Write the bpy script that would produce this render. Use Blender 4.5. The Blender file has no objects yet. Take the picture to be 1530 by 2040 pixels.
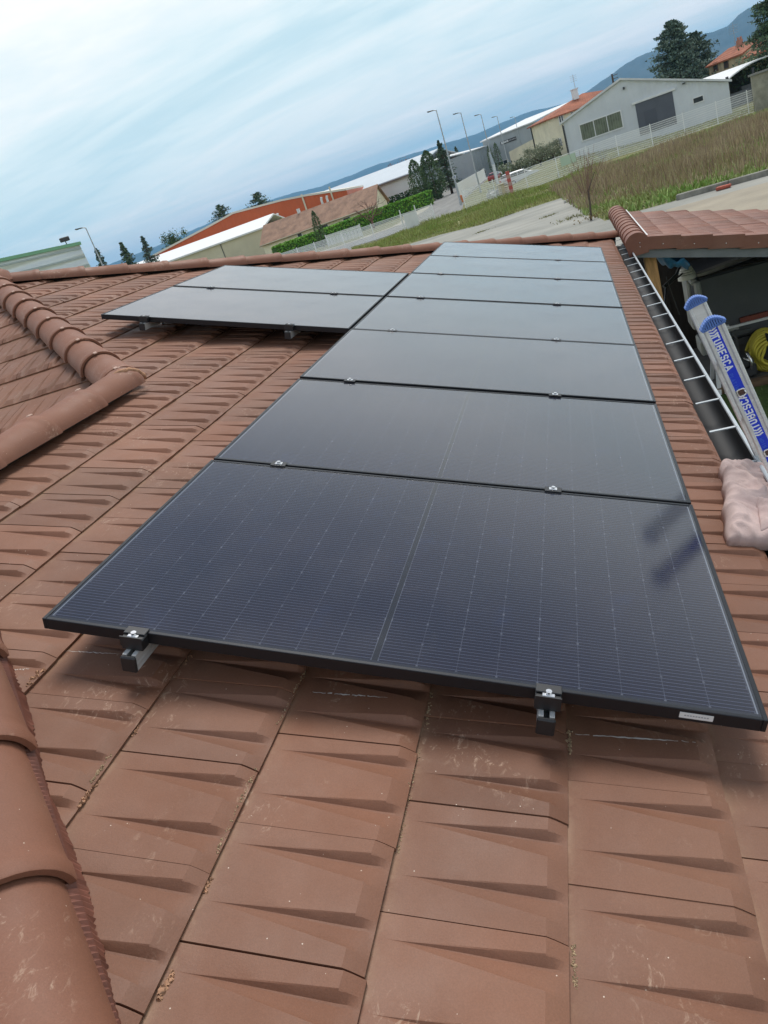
import bpy, math, random
import numpy as np
from mathutils import Vector, Matrix
R_ = math.radians
rng = np.random.default_rng(7)
random.seed(7)
S = bpy.context.scene
COL = S.collection

# ------------------------------------------------------------------ camera
CAM = np.array([-0.18184338, -1.44747575, 1.32453765])
ROT = np.array([[0.9275014107, 0.2075294955, -0.3109222437],
                [-0.1933611658, -0.4454892517, -0.8741571861],
                [-0.3199259175, 0.8709023109, -0.3730637643]])   # rows: right, down, forward
FPX = 0.98498748 * 1500
cd = bpy.data.cameras.new('camera')
cam = bpy.data.objects.new('camera', cd)
COL.objects.link(cam)
M = Matrix.Identity(4)
for i in range(3):
    M[i][0] = ROT[0][i]; M[i][1] = -ROT[1][i]; M[i][2] = -ROT[2][i]; M[i][3] = CAM[i]
cam.matrix_world = M
cd.sensor_fit = 'VERTICAL'; cd.sensor_height = 24.0; cd.sensor_width = 18.0
cd.lens = FPX / 2040 * 24.0
cd.clip_start = 0.05; cd.clip_end = 60000
S.camera = cam

# ------------------------------------------------------------------ world, sun, exposure
SUN_EL, SUN_AZ = 63.0, 8.0      # azimuth from +Y towards +X
W = bpy.data.worlds.new('World'); S.world = W; W.use_nodes = True
nt = W.node_tree; nt.nodes.clear()
def nn(t, kind, **kw):
    n = t.nodes.new(kind)
    for k, v in kw.items():
        setattr(n, k, v)
    return n
out = nn(nt, 'ShaderNodeOutputWorld'); bg = nn(nt, 'ShaderNodeBackground')
bg.inputs['Strength'].default_value = 0.1
sky = nn(nt, 'ShaderNodeTexSky'); sky.sky_type = 'NISHITA'; sky.sun_disc = False
sky.sun_elevation = R_(SUN_EL); sky.sun_rotation = R_(SUN_AZ)
tc = nn(nt, 'ShaderNodeTexCoord'); sep = nn(nt, 'ShaderNodeSeparateXYZ')
nt.links.new(tc.outputs['Generated'], sep.inputs[0])
def mth(t, op, a, b=None, clamp=False):
    n = nn(t, 'ShaderNodeMath', operation=op); n.use_clamp = clamp
    for i, x in enumerate((a, b)):
        if x is None: continue
        if isinstance(x, (int, float)): n.inputs[i].default_value = x
        else: t.links.new(x, n.inputs[i])
    return n.outputs[0]
def mixc(t, f, a, b):
    n = nn(t, 'ShaderNodeMix', data_type='RGBA')
    for i, x in ((0, f), (6, a), (7, b)):
        if isinstance(x, (int, float)): n.inputs[i].default_value = x
        elif isinstance(x, tuple): n.inputs[i].default_value = (*x, 1) if len(x) == 3 else x
        else: t.links.new(x, n.inputs[i])
    return n.outputs[2]
def ramp(t, x, stops):
    n = nn(t, 'ShaderNodeValToRGB'); e = n.color_ramp.elements
    while len(e) < len(stops): e.new(0.5)
    for el, (p, c) in zip(e, stops):
        el.position = p; el.color = (*c, 1) if not isinstance(c, (int, float)) else (c, c, c, 1)
    t.links.new(x, n.inputs[0]); return n.outputs[0]
zc = mth(nt, 'MAXIMUM', sep.outputs[2], 0.0)
dz = mth(nt, 'ADD', zc, 0.10)
px_ = mth(nt, 'DIVIDE', sep.outputs[0], dz); py_ = mth(nt, 'DIVIDE', sep.outputs[1], dz)
cmb = nn(nt, 'ShaderNodeCombineXYZ')
nt.links.new(px_, cmb.inputs[0]); nt.links.new(py_, cmb.inputs[1])
def cloud(scale_x, scale_y, rot, sc, detail, rough, dist, off):
    mp = nn(nt, 'ShaderNodeMapping'); mp.inputs['Rotation'].default_value = (0, 0, rot)
    mp.inputs['Scale'].default_value = (scale_x, scale_y, 1); mp.inputs['Location'].default_value = off
    nt.links.new(cmb.outputs[0], mp.inputs[0])
    nz = nn(nt, 'ShaderNodeTexNoise'); nz.inputs['Scale'].default_value = sc
    nz.inputs['Detail'].default_value = detail; nz.inputs['Roughness'].default_value = rough
    nz.inputs['Distortion'].default_value = dist
    nt.links.new(mp.outputs[0], nz.inputs['Vector']); return nz.outputs['Fac']
c1 = cloud(0.24, 0.52, R_(8), 1.0, 8, 0.60, 0.6, (3.1, 1.7, 0))
c2 = cloud(0.75, 1.35, R_(4), 1.0, 8, 0.62, 1.0, (0.4, 7.3, 0))
cs = mth(nt, 'ADD', mth(nt, 'MULTIPLY', c1, 0.72), mth(nt, 'MULTIPLY', c2, 0.28))
# thicker and whiter overhead, thinner towards the skyline
cs = mth(nt, 'ADD', mth(nt, 'MULTIPLY', mth(nt, 'SUBTRACT', cs, 0.5), 1.45), 0.5)
cs = mth(nt, 'ADD', cs, mth(nt, 'MULTIPLY', mth(nt, 'SUBTRACT', zc, 0.02), 0.32))
cloudcol = ramp(nt, cs, [(0.34, (3.9, 5.2, 5.7)), (0.45, (4.9, 5.9, 6.2)), (0.54, (5.7, 6.3, 6.45)), (0.64, (6.7, 6.9, 6.95))])
cover = ramp(nt, cs, [(0.25, 0.94), (0.34, 1.0), (0.5, 1.0)])
skyc = mixc(nt, cover, sky.outputs[0], cloudcol)
over = ramp(nt, zc, [(0.0, (1.08, 1.06, 1.04)), (0.07, (1.25, 1.18, 1.13)), (0.30, (1.10, 1.07, 1.05)), (0.38, (1.0, 1.0, 1.0)), (0.56, (.38, .42, .52)), (1.0, (.40, .43, .51))])      # thicker, darker cloud deck overhead
mo_ = nn(nt, 'ShaderNodeMix', data_type='RGBA', blend_type='MULTIPLY'); mo_.inputs[0].default_value = 1.0
nt.links.new(skyc, mo_.inputs[6]); nt.links.new(over, mo_.inputs[7]); skyc = mo_.outputs[2]
nt.links.new(skyc, bg.inputs['Color']); nt.links.new(bg.outputs[0], out.inputs['Surface'])

sd = bpy.data.lights.new('sun', 'SUN'); sd.energy = 1.9; sd.angle = R_(26); sd.color = (1.0, 0.95, 0.88)
so = bpy.data.objects.new('sun', sd); COL.objects.link(so)
sv = Vector((math.sin(R_(SUN_AZ)) * math.cos(R_(SUN_EL)), math.cos(R_(SUN_AZ)) * math.cos(R_(SUN_EL)), math.sin(R_(SUN_EL))))
so.rotation_euler = sv.to_track_quat('Z', 'Y').to_euler()
S.view_settings.view_transform = 'Standard'; S.view_settings.look = 'None'
S.view_settings.gamma = 1.0; S.view_settings.exposure = 0.70
S.cycles.use_denoising = True
S.cycles.max_bounces = 7; S.cycles.transparent_max_bounces = 12
S.cycles.volume_bounces = 0

# ------------------------------------------------------------------ geometry helpers
def ray(px, py):
    v = ROT.T @ np.array([(px - 765) / FPX, (py - 1020) / FPX, 1.0]); return v / np.linalg.norm(v)
def at_z(px, py, z):
    d = ray(px, py); return CAM + d * (z - CAM[2]) / d[2]
def at_y(px, py, y):
    d = ray(px, py); return CAM + d * (y - CAM[1]) / d[1]
def at_d(px, py, D):
    d = ray(px, py); return CAM + d * D / math.hypot(d[0], d[1])
def on_plane(px, py, o, n):
    d = ray(px, py); return CAM + d * (np.dot(np.array(o) - CAM, n) / np.dot(d, n))
GZ = -2.70

def unit(v):
    v = np.array(v, float); return v / np.linalg.norm(v)

class MB:
    def __init__(s): s.v = []; s.f = []; s.m = []; s.n = 0
    def add(s, verts, faces, mi=0):
        s.v.extend([tuple(map(float, q)) for q in verts]); 
        s.f.extend([tuple(i + s.n for i in f) for f in faces]); s.m.extend([mi] * len(faces)); s.n = len(s.v)
    def box(s, c, size, ax=None, mi=0, bev=0.0):
        ax = np.eye(3) if ax is None else np.array(ax); c = np.array(c, float); h = np.array(size, float) / 2
        if bev > 0:
            b = min(bev, min(h) * 0.9)
            vs = []; idx = {}
            for sx in (-1, 1):
                for sy in (-1, 1):
                    for sz in (-1, 1):
                        sg = np.array((sx, sy, sz))
                        for k in range(3):
                            p = sg * (h - b); p[k] = sg[k] * h[k]
                            idx[(sx, sy, sz, k)] = len(vs); vs.append(c + p @ ax)
            fs = []
            for k in range(3):
                a, d = [i for i in range(3) if i != k]
                for sk in (-1, 1):
                    q = []
                    for sa, sdd in ((-1, -1), (1, -1), (1, 1), (-1, 1)):
                        g = [0, 0, 0]; g[k] = sk; g[a] = sa; g[d] = sdd; q.append(idx[(*g, k)])
                    if (sk > 0) == (k == 1): q.reverse()
                    fs.append(tuple(q))
            for k in range(3):      # edges along axis k
                a, d = [i for i in range(3) if i != k]
                for sa in (-1, 1):
                    for sdd in (-1, 1):
                        g0 = [0, 0, 0]; g0[a] = sa; g0[d] = sdd; g0[k] = -1; g1 = list(g0); g1[k] = 1
                        fs.append((idx[(*g0, a)], idx[(*g0, d)], idx[(*g1, d)], idx[(*g1, a)]))
            for sx in (-1, 1):
                for sy in (-1, 1):
                    for sz in (-1, 1):
                        fs.append((idx[(sx, sy, sz, 0)], idx[(sx, sy, sz, 1)], idx[(sx, sy, sz, 2)]))
            s.add(vs, fs, mi); return
        vs = [c + (np.array((x, y, z)) * h) @ ax for x in (-1, 1) for y in (-1, 1) for z in (-1, 1)]
        s.add(vs, [(0, 1, 3, 2), (4, 6, 7, 5), (0, 4, 5, 1), (2, 3, 7, 6), (0, 2, 6, 4), (1, 5, 7, 3)], mi)
    def bar(s, a, b, w, h=None, up=(0, 0, 1), mi=0, bev=0.0):
        a = np.array(a, float); b = np.array(b, float); L = np.linalg.norm(b - a); d = (b - a) / L
        sd = np.cross(d, up)
        if np.linalg.norm(sd) < 1e-4: sd = np.cross(d, (0, 1, 0))
        sd = unit(sd); u2 = np.cross(sd, d)
        s.box((a + b) / 2, (L, w, h or w), (d, sd, u2), mi, bev)
    def tube(s, pts, rad, n=8, mi=0, cap=True):
        pts = [np.array(p, float) for p in pts]; rad = rad if hasattr(rad, '__len__') else [rad] * len(pts)
        rings = []; ref = None
        for i, p in enumerate(pts):
            d = unit(pts[min(i + 1, len(pts) - 1)] - pts[max(i - 1, 0)])
            if ref is None: ref = np.array((1, 0, 0)) if abs(d[0]) < 0.8 else np.array((0, 1, 0))
            x = unit(ref - d * np.dot(ref, d)); y = np.cross(d, x); ref = x
            rings.append([p + rad[i] * (math.cos(2 * math.pi * k / n) * x + math.sin(2 * math.pi * k / n) * y) for k in range(n)])
        vs = [q for r in rings for q in r]; fs = []
        for i in range(len(pts) - 1):
            for k in range(n):
                k2 = (k + 1) % n; fs.append((i * n + k, i * n + k2, (i + 1) * n + k2, (i + 1) * n + k))
        if cap:
            fs.append(tuple(range(n - 1, -1, -1))); fs.append(tuple((len(pts) - 1) * n + k for k in range(n)))
        s.add(vs, fs, mi)
    def prism(s, poly, vec, mi=0):
        poly = [np.array(p, float) for p in poly]; vec = np.array(vec, float); n = len(poly)
        vs = poly + [p + vec for p in poly]
        fs = [tuple(range(n - 1, -1, -1)), tuple(range(n, 2 * n))]
        for k in range(n): fs.append((k, (k + 1) % n, n + (k + 1) % n, n + k))
        s.add(vs, fs, mi)
    def poly(s, pts, mi=0): s.add(pts, [tuple(range(len(pts)))], mi)
    def build(s, name, mats, parent=None, smooth=False, loc=None):
        me = bpy.data.meshes.new(name); 
        v = s.v
        if loc is not None: v = [(a[0] - loc[0], a[1] - loc[1], a[2] - loc[2]) for a in v]
        me.from_pydata(v, [], s.f); me.update()
        mats = mats if isinstance(mats, (list, tuple)) else [mats]
        for m in mats: me.materials.append(m)
        if len(mats) > 1: me.polygons.foreach_set('material_index', s.m)
        if smooth: me.polygons.foreach_set('use_smooth', [True] * len(s.f))
        o = bpy.data.objects.new(name, me); COL.objects.link(o)
        if loc is not None: o.location = loc
        if parent: o.parent = parent
        return o

def fixn(o):
    import bmesh
    bm = bmesh.new(); bm.from_mesh(o.data); bmesh.ops.recalc_face_normals(bm, faces=bm.faces); bm.to_mesh(o.data); bm.free(); return o

def tag(o, label=None, cat=None, group=None, kind=None):
    if label: o['label'] = label
    if cat: o['category'] = cat
    if group: o['group'] = group
    if kind: o['kind'] = kind
    return o
def empty(name, loc, label=None, cat=None, group=None):
    o = bpy.data.objects.new(name, None); COL.objects.link(o); o.location = loc; o.empty_display_size = 0.2
    return tag(o, label, cat, group)
def local(o, parent):      # parent keeps its own location; children given in world coordinates
    o.parent = parent; o.matrix_parent_inverse = Matrix.Translation(parent.location).inverted(); return o
def copy_tree(o, parent=None):
    c = o.copy(); COL.objects.link(c)
    if parent: c.parent = parent
    for ch in list(o.children): copy_tree(ch, c)
    return c

# ------------------------------------------------------------------ materials
MATS = {}
def mat(name, col, rough=0.7, metal=0.0, var=0.0, vscale=3.0, bump=0.0, bscale=40.0, col2=None, spec=0.5, detail=5.0, coords='Object', island=0.0, stretch=None, lo=0.35, hi=0.65):
    if name in MATS: return MATS[name]
    m = bpy.data.materials.new(name); m.use_nodes = True; t = m.node_tree; b = t.nodes['Principled BSDF']
    b.inputs['Roughness'].default_value = rough; b.inputs['Metallic'].default_value = metal
    b.inputs['Specular IOR Level'].default_value = spec
    c = None
    if var > 0 or col2 or bump > 0:
        tcn = nn(t, 'ShaderNodeTexCoord'); vec = tcn.outputs[coords]
        if stretch:
            mp = nn(t, 'ShaderNodeMapping'); mp.inputs['Scale'].default_value = stretch; t.links.new(vec, mp.inputs[0]); vec = mp.outputs[0]
    if var > 0 or col2:
        nz = nn(t, 'ShaderNodeTexNoise'); nz.inputs['Scale'].default_value = vscale; nz.inputs['Detail'].default_value = detail
        nz.inputs['Roughness'].default_value = 0.62
        t.links.new(vec, nz.inputs['Vector'])
        a = col; bb = col2 or tuple(max(0, x * (1 - var)) for x in col)
        if not col2: a = tuple(x * (1 + var * 0.6) for x in col)
        c = ramp(t, nz.outputs['Fac'], [(lo, bb), (hi, a)])
    if island > 0:
        gi = nn(t, 'ShaderNodeNewGeometry'); hv = nn(t, 'ShaderNodeHueSaturation')
        if c is None: hv.inputs['Color'].default_value = (*col, 1)
        else: t.links.new(c, hv.inputs['Color'])
        v = mth(t, 'ADD', mth(t, 'MULTIPLY', gi.outputs['Random Per Island'], 2 * island), 1 - island)
        t.links.new(v, hv.inputs['Value']); 
        h = mth(t, 'ADD', mth(t, 'MULTIPLY', gi.outputs['Random Per Island'], 0.04), 0.48); t.links.new(h, hv.inputs['Hue'])
        c = hv.outputs[0]
    if c is None: b.inputs['Base Color'].default_value = (*col, 1)
    else: t.links.new(c, b.inputs['Base Color'])
    if bump > 0:
        nb = nn(t, 'ShaderNodeTexNoise'); nb.inputs['Scale'].default_value = bscale; nb.inputs['Detail'].default_value = 6
        t.links.new(vec, nb.inputs['Vector'])
        bp = nn(t, 'ShaderNodeBump'); bp.inputs['Strength'].default_value = bump; bp.inputs['Distance'].default_value = 0.01
        t.links.new(nb.outputs['Fac'], bp.inputs['Height']); t.links.new(bp.outputs[0], b.inputs['Normal'])
    MATS[name] = m; return m

def tile_material(name, hue, dusty):
    m = bpy.data.materials.new(name); m.use_nodes = True; t = m.node_tree; b = t.nodes['Principled BSDF']
    b.inputs['Roughness'].default_value = 0.62; b.inputs['Specular IOR Level'].default_value = 0.35
    tcn = nn(t, 'ShaderNodeTexCoord'); vec = tcn.outputs['Object']
    def noise(sc, det, ro=0.6, stretch=None, dist=0.0):
        v = vec
        if stretch:
            mp = nn(t, 'ShaderNodeMapping'); mp.inputs['Scale'].default_value = stretch; t.links.new(vec, mp.inputs[0]); v = mp.outputs[0]
        n = nn(t, 'ShaderNodeTexNoise'); n.inputs['Scale'].default_value = sc; n.inputs['Detail'].default_value = det
        n.inputs['Roughness'].default_value = ro; n.inputs['Distortion'].default_value = dist
        t.links.new(v, n.inputs['Vector']); return n.outputs['Fac']
    base = ramp(t, noise(2.2, 5), [(0.30, tuple(x * 0.86 for x in hue)), (0.70, tuple(x * 1.12 for x in hue))])
    fine = ramp(t, noise(320, 3, 0.7), [(0.35, 0.90), (0.65, 1.07)])
    mm = nn(t, 'ShaderNodeMix', data_type='RGBA', blend_type='MULTIPLY'); mm.inputs[0].default_value = 1.0
    t.links.new(base, mm.inputs[6]); t.links.new(fine, mm.inputs[7]); c = mm.outputs[2]
    if dusty:
        at = nn(t, 'ShaderNodeAttribute', attribute_name='tint')
        mt = nn(t, 'ShaderNodeMix', data_type='RGBA', blend_type='MULTIPLY'); mt.inputs[0].default_value = 1.0
        t.links.new(c, mt.inputs[6]); t.links.new(at.outputs['Color'], mt.inputs[7]); c = mt.outputs[2]
    # pale scuffs of dried mud, in patches
    patch = ramp(t, noise(3.6, 3, 0.5), [(0.54, 0.0), (0.66, 1.0)])
    scr = ramp(t, noise(38, 6, 0.75, (1.0, 0.55, 1.0), 1.2), [(0.55, 0.0), (0.66, 0.75)])
    c = mixc(t, mth(t, 'MULTIPLY', patch, scr), c, (0.45, 0.31, 0.22))
    # tan film of dust
    film = ramp(t, noise(1.3, 4, 0.6), [(0.50, 0.0), (0.80, 0.22)])
    c = mixc(t, film, c, (0.30, 0.21, 0.15))
    # specks of grit
    vo = nn(t, 'ShaderNodeTexVoronoi'); vo.inputs['Scale'].default_value = 55.0; vo.inputs['Randomness'].default_value = 1.0
    t.links.new(vec, vo.inputs['Vector'])
    sp = mth(t, 'LESS_THAN', vo.outputs['Distance'], 0.075)
    sel = mth(t, 'GREATER_THAN', noise(11, 2), 0.60)
    c = mixc(t, mth(t, 'MULTIPLY', sp, sel), c, (0.62, 0.52, 0.42))
    if dusty:
        ad = nn(t, 'ShaderNodeAttribute', attribute_name='dust')
        dn = ramp(t, noise(9, 5, 0.7), [(0.42, 0.0), (0.58, 0.95)])
        c = mixc(t, mth(t, 'MULTIPLY', ad.outputs['Fac'], dn, clamp=True), c, (0.36, 0.24, 0.15))
    t.links.new(c, b.inputs['Base Color'])
    rr = ramp(t, noise(5, 4), [(0.3, 0.50), (0.7, 0.72)]); t.links.new(rr, b.inputs['Roughness'])
    bp = nn(t, 'ShaderNodeBump'); bp.inputs['Strength'].default_value = 0.22; bp.inputs['Distance'].default_value = 0.004
    t.links.new(noise(230, 5, 0.7), bp.inputs['Height']); t.links.new(bp.outputs[0], b.inputs['Normal'])
    return m
M_TILE = tile_material('tile_clay', (0.212, 0.099, 0.060), True)
M_RIDGE = tile_material('ridge_clay', (0.232, 0.101, 0.061), False)
M_RTILE = tile_material('carport_clay', (0.235, 0.108, 0.074), True)
M_RTRIM = tile_material('carport_trim', (0.225, 0.095, 0.062), False)
M_DARK = mat('underlay_black', (0.02, 0.017, 0.015), 0.9)
M_MORTAR = mat('mortar_orange', (0.46, 0.255, 0.15), 0.9, var=0.35, vscale=30, bump=0.6)
M_SAND = mat('sand_tan', (0.42, 0.30, 0.18), 0.95)
M_GLARE = mat('glare_white', (0.72, 0.69, 0.64), 0.6)
M_CLIP = mat('clip_pale', (0.50, 0.34, 0.27), 0.8)
M_WALL = mat('render_cream', (0.62, 0.55, 0.42), 0.9, var=0.12, vscale=1.2)
M_BLKALU = mat('anodised_black', (0.018, 0.020, 0.024), 0.38, 0.4)
M_ALU = mat('mill_aluminium', (0.74, 0.75, 0.74), 0.36, 0.45, var=0.10, vscale=6, stretch=(1, 1, 12))
M_STEEL = mat('bright_steel', (0.78, 0.78, 0.78), 0.25, 0.9)
M_BLKPLA = mat('black_plastic', (0.016, 0.017, 0.019), 0.45)
M_WHITE = mat('white_paint', (0.74, 0.75, 0.74), 0.5, var=0.06, vscale=1.5)
M_GALV = mat('galvanised', (0.42, 0.45, 0.47), 0.45, 0.6, var=0.15, vscale=4)

# ------------------------------------------------------------------ roof frame
TH = 0.3300388090250296
sT, cT = math.sin(TH), math.cos(TH)
U_A = np.array((0, 1.0, 0)); V_A = np.array((-cT, 0, sT)); N_A = np.array((sT, 0, cT))
def A(u, v, n=0.0): return U_A * u + V_A * v + N_A * n
NT = -0.135            # crest of the tile at its lower edge
GAUGE, TW = 0.356, 0.277

def tile_field(name, O, U, V, N, butts, u0, u1, joint0, keep, material, parent, seed=1, flip=1, crest=0.0):
    r = np.random.default_rng(seed)
    verts = []; faces = []; tint = []; dust = []; nv0 = 0
    srow = np.array([0.0, 0.012, 0.04, 0.075, 0.12, 0.20, 0.32, 0.46, 0.60, 0.74, 0.86, 0.95, 1.06])
    D = 0.0195
    def g(w):
        return w
    for k, vb in enumerate(butts):
        off = joint0 + (k % 2) * TW / 2
        i0 = math.floor((u0 - off) / TW); i1 = math.ceil((u1 - off) / TW)
        for i in range(i0, i1):
            ua = off + i * TW; ub = ua + TW
            cu, cv = (ua + ub) / 2, vb + GAUGE / 2
            if not keep(np.array([ua, ub, ua, ub, cu]), np.array([vb, vb, vb + GAUGE, vb + GAUGE, cv])).any(): continue
            jn = r.normal(0, 0.0012); jt = r.normal(0, 0.004); ju = r.normal(0, 0.0008); jv = r.normal(0, 0.0016)
            cols = []
            for s in srow:
                ss = min(max(s, 0.0), 0.9)
                tpr = max(0.0, 1 - ss / 0.9)
                e1 = 0.38 - 0.16 * tpr; e2 = 0.38 + 0.39 * tpr; m_ = e1 + 0.24 * (e2 - e1)
                depth = D * min(1.0, tpr * 1.15)
                row = []
                for h in (0, 1):
                    sp = e2 - e1
                    ws = [0.0, e1 - 0.012, e1 + 0.025 * sp, m_ - 0.025 * sp, m_ + 0.05 * sp, e2 - 0.13 * sp, e2 + 0.01]
                    hs = [0.0, 0.0, -0.12 * depth, -0.95 * depth, -0.99 * depth, -0.36 * depth, 0.0]
                    for w, hh in zip(ws, hs): row.append(((h + w) / 2, hh))
                row.append((1.0, 0.0))
                bevel = -0.0180 + max(0.0, s) * GAUGE * 0.46
                cols.append([(w, min(hh, bevel if bevel < 0 else 0.0)) for w, hh in row])
            nc = len(cols[0]); nr = len(srow)
            base = len(verts)
            for si, s in enumerate(srow):
                for w, hh in cols[si]:
                    if flip > 0: uu = ub - 0.0014 - w * (TW - 0.0028)
                    else: uu = ua + 0.0014 + w * (TW - 0.0028)
                    nn_ = crest + hh + 0.027 * (1 - s) - 0.027 + jn + jt * (uu - cu)
                    vv = vb + s * GAUGE + jv
                    verts.append((uu + ju, vv, nn_))
            # skirt rows: butt edge, and both sides
            butt = len(verts)
            for w in range(nc):
                x = verts[base + w]; verts.append((x[0], x[1] + 0.003, x[2] - 0.016))
            sideA = len(verts)
            for si in range(nr):
                x = verts[base + si * nc]; verts.append((x[0], x[1], x[2] - 0.014))
            sideB = len(verts)
            for si in range(nr):
                x = verts[base + si * nc + nc - 1]; verts.append((x[0], x[1], x[2] - 0.014))
            nadd = len(verts) - base
            tn = 1 + r.normal(0, 0.07); tr = 1 + r.normal(0, 0.02)
            tint.extend([(tn * tr, tn, tn / tr, 1)] * nadd)
            dd = [0.0] * nadd
            for si, s in enumerate(srow):
                for c in range(nc): dd[si * nc + c] = max(0.0, min(1.0, (s - 0.945) / 0.04)) * 0.9
            for c in range(nc): dd[nr * nc + c] = 0.95
            dust.extend(dd)
            fl = []
            for si in range(nr - 1):
                for c in range(nc - 1):
                    a = base + si * nc + c; fl.append((a, a + 1, a + nc + 1, a + nc))
            for c in range(nc - 1): fl.append((base + c + 1, base + c, butt + c, butt + c + 1))
            for si in range(nr - 1):
                fl.append((base + si * nc, base + (si + 1) * nc, sideA + si + 1, sideA + si))
                b0 = base + si * nc + nc - 1; fl.append((b0 + nc, b0, sideB + si, sideB + si + 1))
            faces.extend(fl)
    va = np.array(verts)
    fa = faces
    cen = np.array([va[list(f)].mean(0) for f in fa])
    kp = keep(cen[:, 0], cen[:, 1])
    fa = [f if flip < 0 else f[::-1] for f, q in zip(fa, kp) if q]
    Wd = np.array(O)[None, :] + va[:, :1] * U[None, :] + va[:, 1:2] * V[None, :] + va[:, 2:3] * N[None, :]
    me = bpy.data.meshes.new(name)
    me.from_pydata([tuple(x) for x in Wd], [], fa); me.update()
    ca = me.color_attributes.new('tint', 'FLOAT_COLOR', 'POINT'); ca.data.foreach_set('color', np.array(tint, dtype=np.float32).ravel())
    da = me.attributes.new('dust', 'FLOAT', 'POINT'); da.data.foreach_set('value', np.array(dust, dtype=np.float32))
    me.materials.append(material)
    me.polygons.foreach_set('use_smooth', [True] * len(me.polygons))
    me.set_sharp_from_angle(angle=R_(20))
    o = bpy.data.objects.new(name, me); COL.objects.link(o); o.parent = parent
    return o

def barrel_run(a, b, up, n, r_lo, r_hi, material, parent, name='ridge_tile', clip=None, lip=0.008, arc=1.0, flat=0.86, jit=0.5, seed=3):
    """row of overlapping half-round ridge tiles from the upper end a to the lower end b"""
    a = np.array(a, float); b = np.array(b, float); d = unit(b - a); L = np.linalg.norm(b - a) / n
    up = unit(np.array(up) - d * np.dot(up, d)); sd = np.cross(d, up)
    r = np.random.default_rng(seed); objs = []
    K = 18
    for i in range(n):
        mb = MB(); o = a + d * L * i + (sd * r.normal(0, 0.003) + up * r.normal(0, 0.003)) * jit
        prof = [(-0.06 * L, r_hi, 0.0), (0.0, r_hi, 0.0), (0.25 * L, r_hi + (r_lo - r_hi) * 0.25, 0), (0.8 * L, r_hi + (r_lo - r_hi) * 0.8, 0.0),
                (L - 0.055, r_lo - 0.001, 0.0), (L - 0.045, r_lo + lip * 0.5, 0.0), (L - 0.004, r_lo + lip * 0.55, 0.0), (L, r_lo + lip * 0.3, 0), (L, r_lo - 0.012, 0)]
        vs = []
        for s, rad, _ in prof:
            for k in range(K + 1):
                t = -math.pi / 2 * arc + math.pi * arc * k / K
                vs.append(o + d * s + sd * rad * math.sin(t) + up * rad * flat * (math.cos(t)) )
        fs = []
        for q in range(len(prof) - 1):
            for k in range(K):
                x = q * (K + 1) + k; fs.append((x, x + K + 1, x + K + 2, x + 1))
        mb.add(vs, fs)
        ob = mb.build(name, material, parent, smooth=True); ob.data.set_sharp_from_angle(angle=R_(40))
        if clip is not None:
            cb = MB(); p = o + d * (L + 0.004) + up * (r_lo * flat + lip * 0.5)
            cb.box(p, (0.03, 0.022, 0.008), (d, sd, up), bev=0.003); cb.build('ridge_clip', clip, ob)
        objs.append(ob)
    return objs

# ------------------------------------------------------------------ own house
house = empty('house', (0, 0, GZ), 'single storey house under brown clay roof tiles carrying the black solar panels', 'house')
def H(o): return local(o, house)
V_EAVE = 0.436 - 2 * GAUGE
V_RIDGE = 2.92
FAR = lambda v: 9.93 - 0.835 * v            # far hip, u as a function of v
P_u, P_v = 2.30, 2.92                        # wing ridge meets the upper hip here
Q_v = 5.85; Q_u = FAR(Q_v)
SL = (Q_u - P_u) / (Q_v - P_v)
UP = lambda v: P_u + (v - P_v) * SL
NEAR = lambda v: v - 2.20                    # near hip
def keepA(u, v):
    far = u < FAR(v) + 0.01
    low = np.where(v <= V_RIDGE + 0.0, u > NEAR(v) - 0.0, u > UP(v))
    return far & low & (v < Q_v)
butts = [0.436 + GAUGE * k for k in range(-2, 16)]
H(tile_field('roof_tiles', A(0, 0, 0), U_A, V_A, N_A, butts, -2.6, 10.4, 0.02 + TW * 0.0, keepA, M_TILE, None, seed=11, crest=NT))
ub = MB()
nU = NT - 0.075
ub.add([A(NEAR(V_EAVE), V_EAVE + .02, nU), A(FAR(V_EAVE), V_EAVE + .02, nU), A(Q_u, Q_v, nU), A(P_u, P_v, nU), A(NEAR(V_RIDGE), V_RIDGE, nU)], [(0, 1, 2, 3, 4)])
H(ub.build('underlay', M_DARK))
# slope that faces the camera above the wing ridge
P3 = A(P_u, P_v, NT); Q3 = A(Q_u, Q_v, NT)
phi = math.atan2(Q3[2] - P3[2], Q3[1] - P3[1])
U_B = np.array((1.0, 0, 0)); V_B = np.array((0, math.cos(phi), math.sin(phi))); N_B = np.cross(U_B, V_B)
LB = (Q3[1] - P3[1]) / math.cos(phi)
def keepB(u, v):
    edge = (Q3[0] - P3[0]) * (v / LB)
    return (u < edge - 0.02) & (v < LB) & (u > -6.0) & (u + 0.4 + v * 0.0 < 7) & (v > (-1.2 + 0.0)) & ((v > -0.05) | (u < -0.12 + v * 0.9))
H(tile_field('roof_tiles', P3, U_B, V_B, N_B, [-1.15 + GAUGE * k for k in range(14)], -6, 0.4, 0.05, keepB, M_TILE, None, seed=21, flip=-1))
ubb = MB()
eb = lambda u, v: P3 + U_B * u + V_B * v - N_B * 0.055
ubb.add([eb(-6, -1.2), eb(-1.2, -1.2), eb(0.0, 0.0), eb(Q3[0] - P3[0], LB), eb(-6, LB)], [(0, 1, 2, 3, 4)])
H(ubb.build('underlay', M_DARK))
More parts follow.
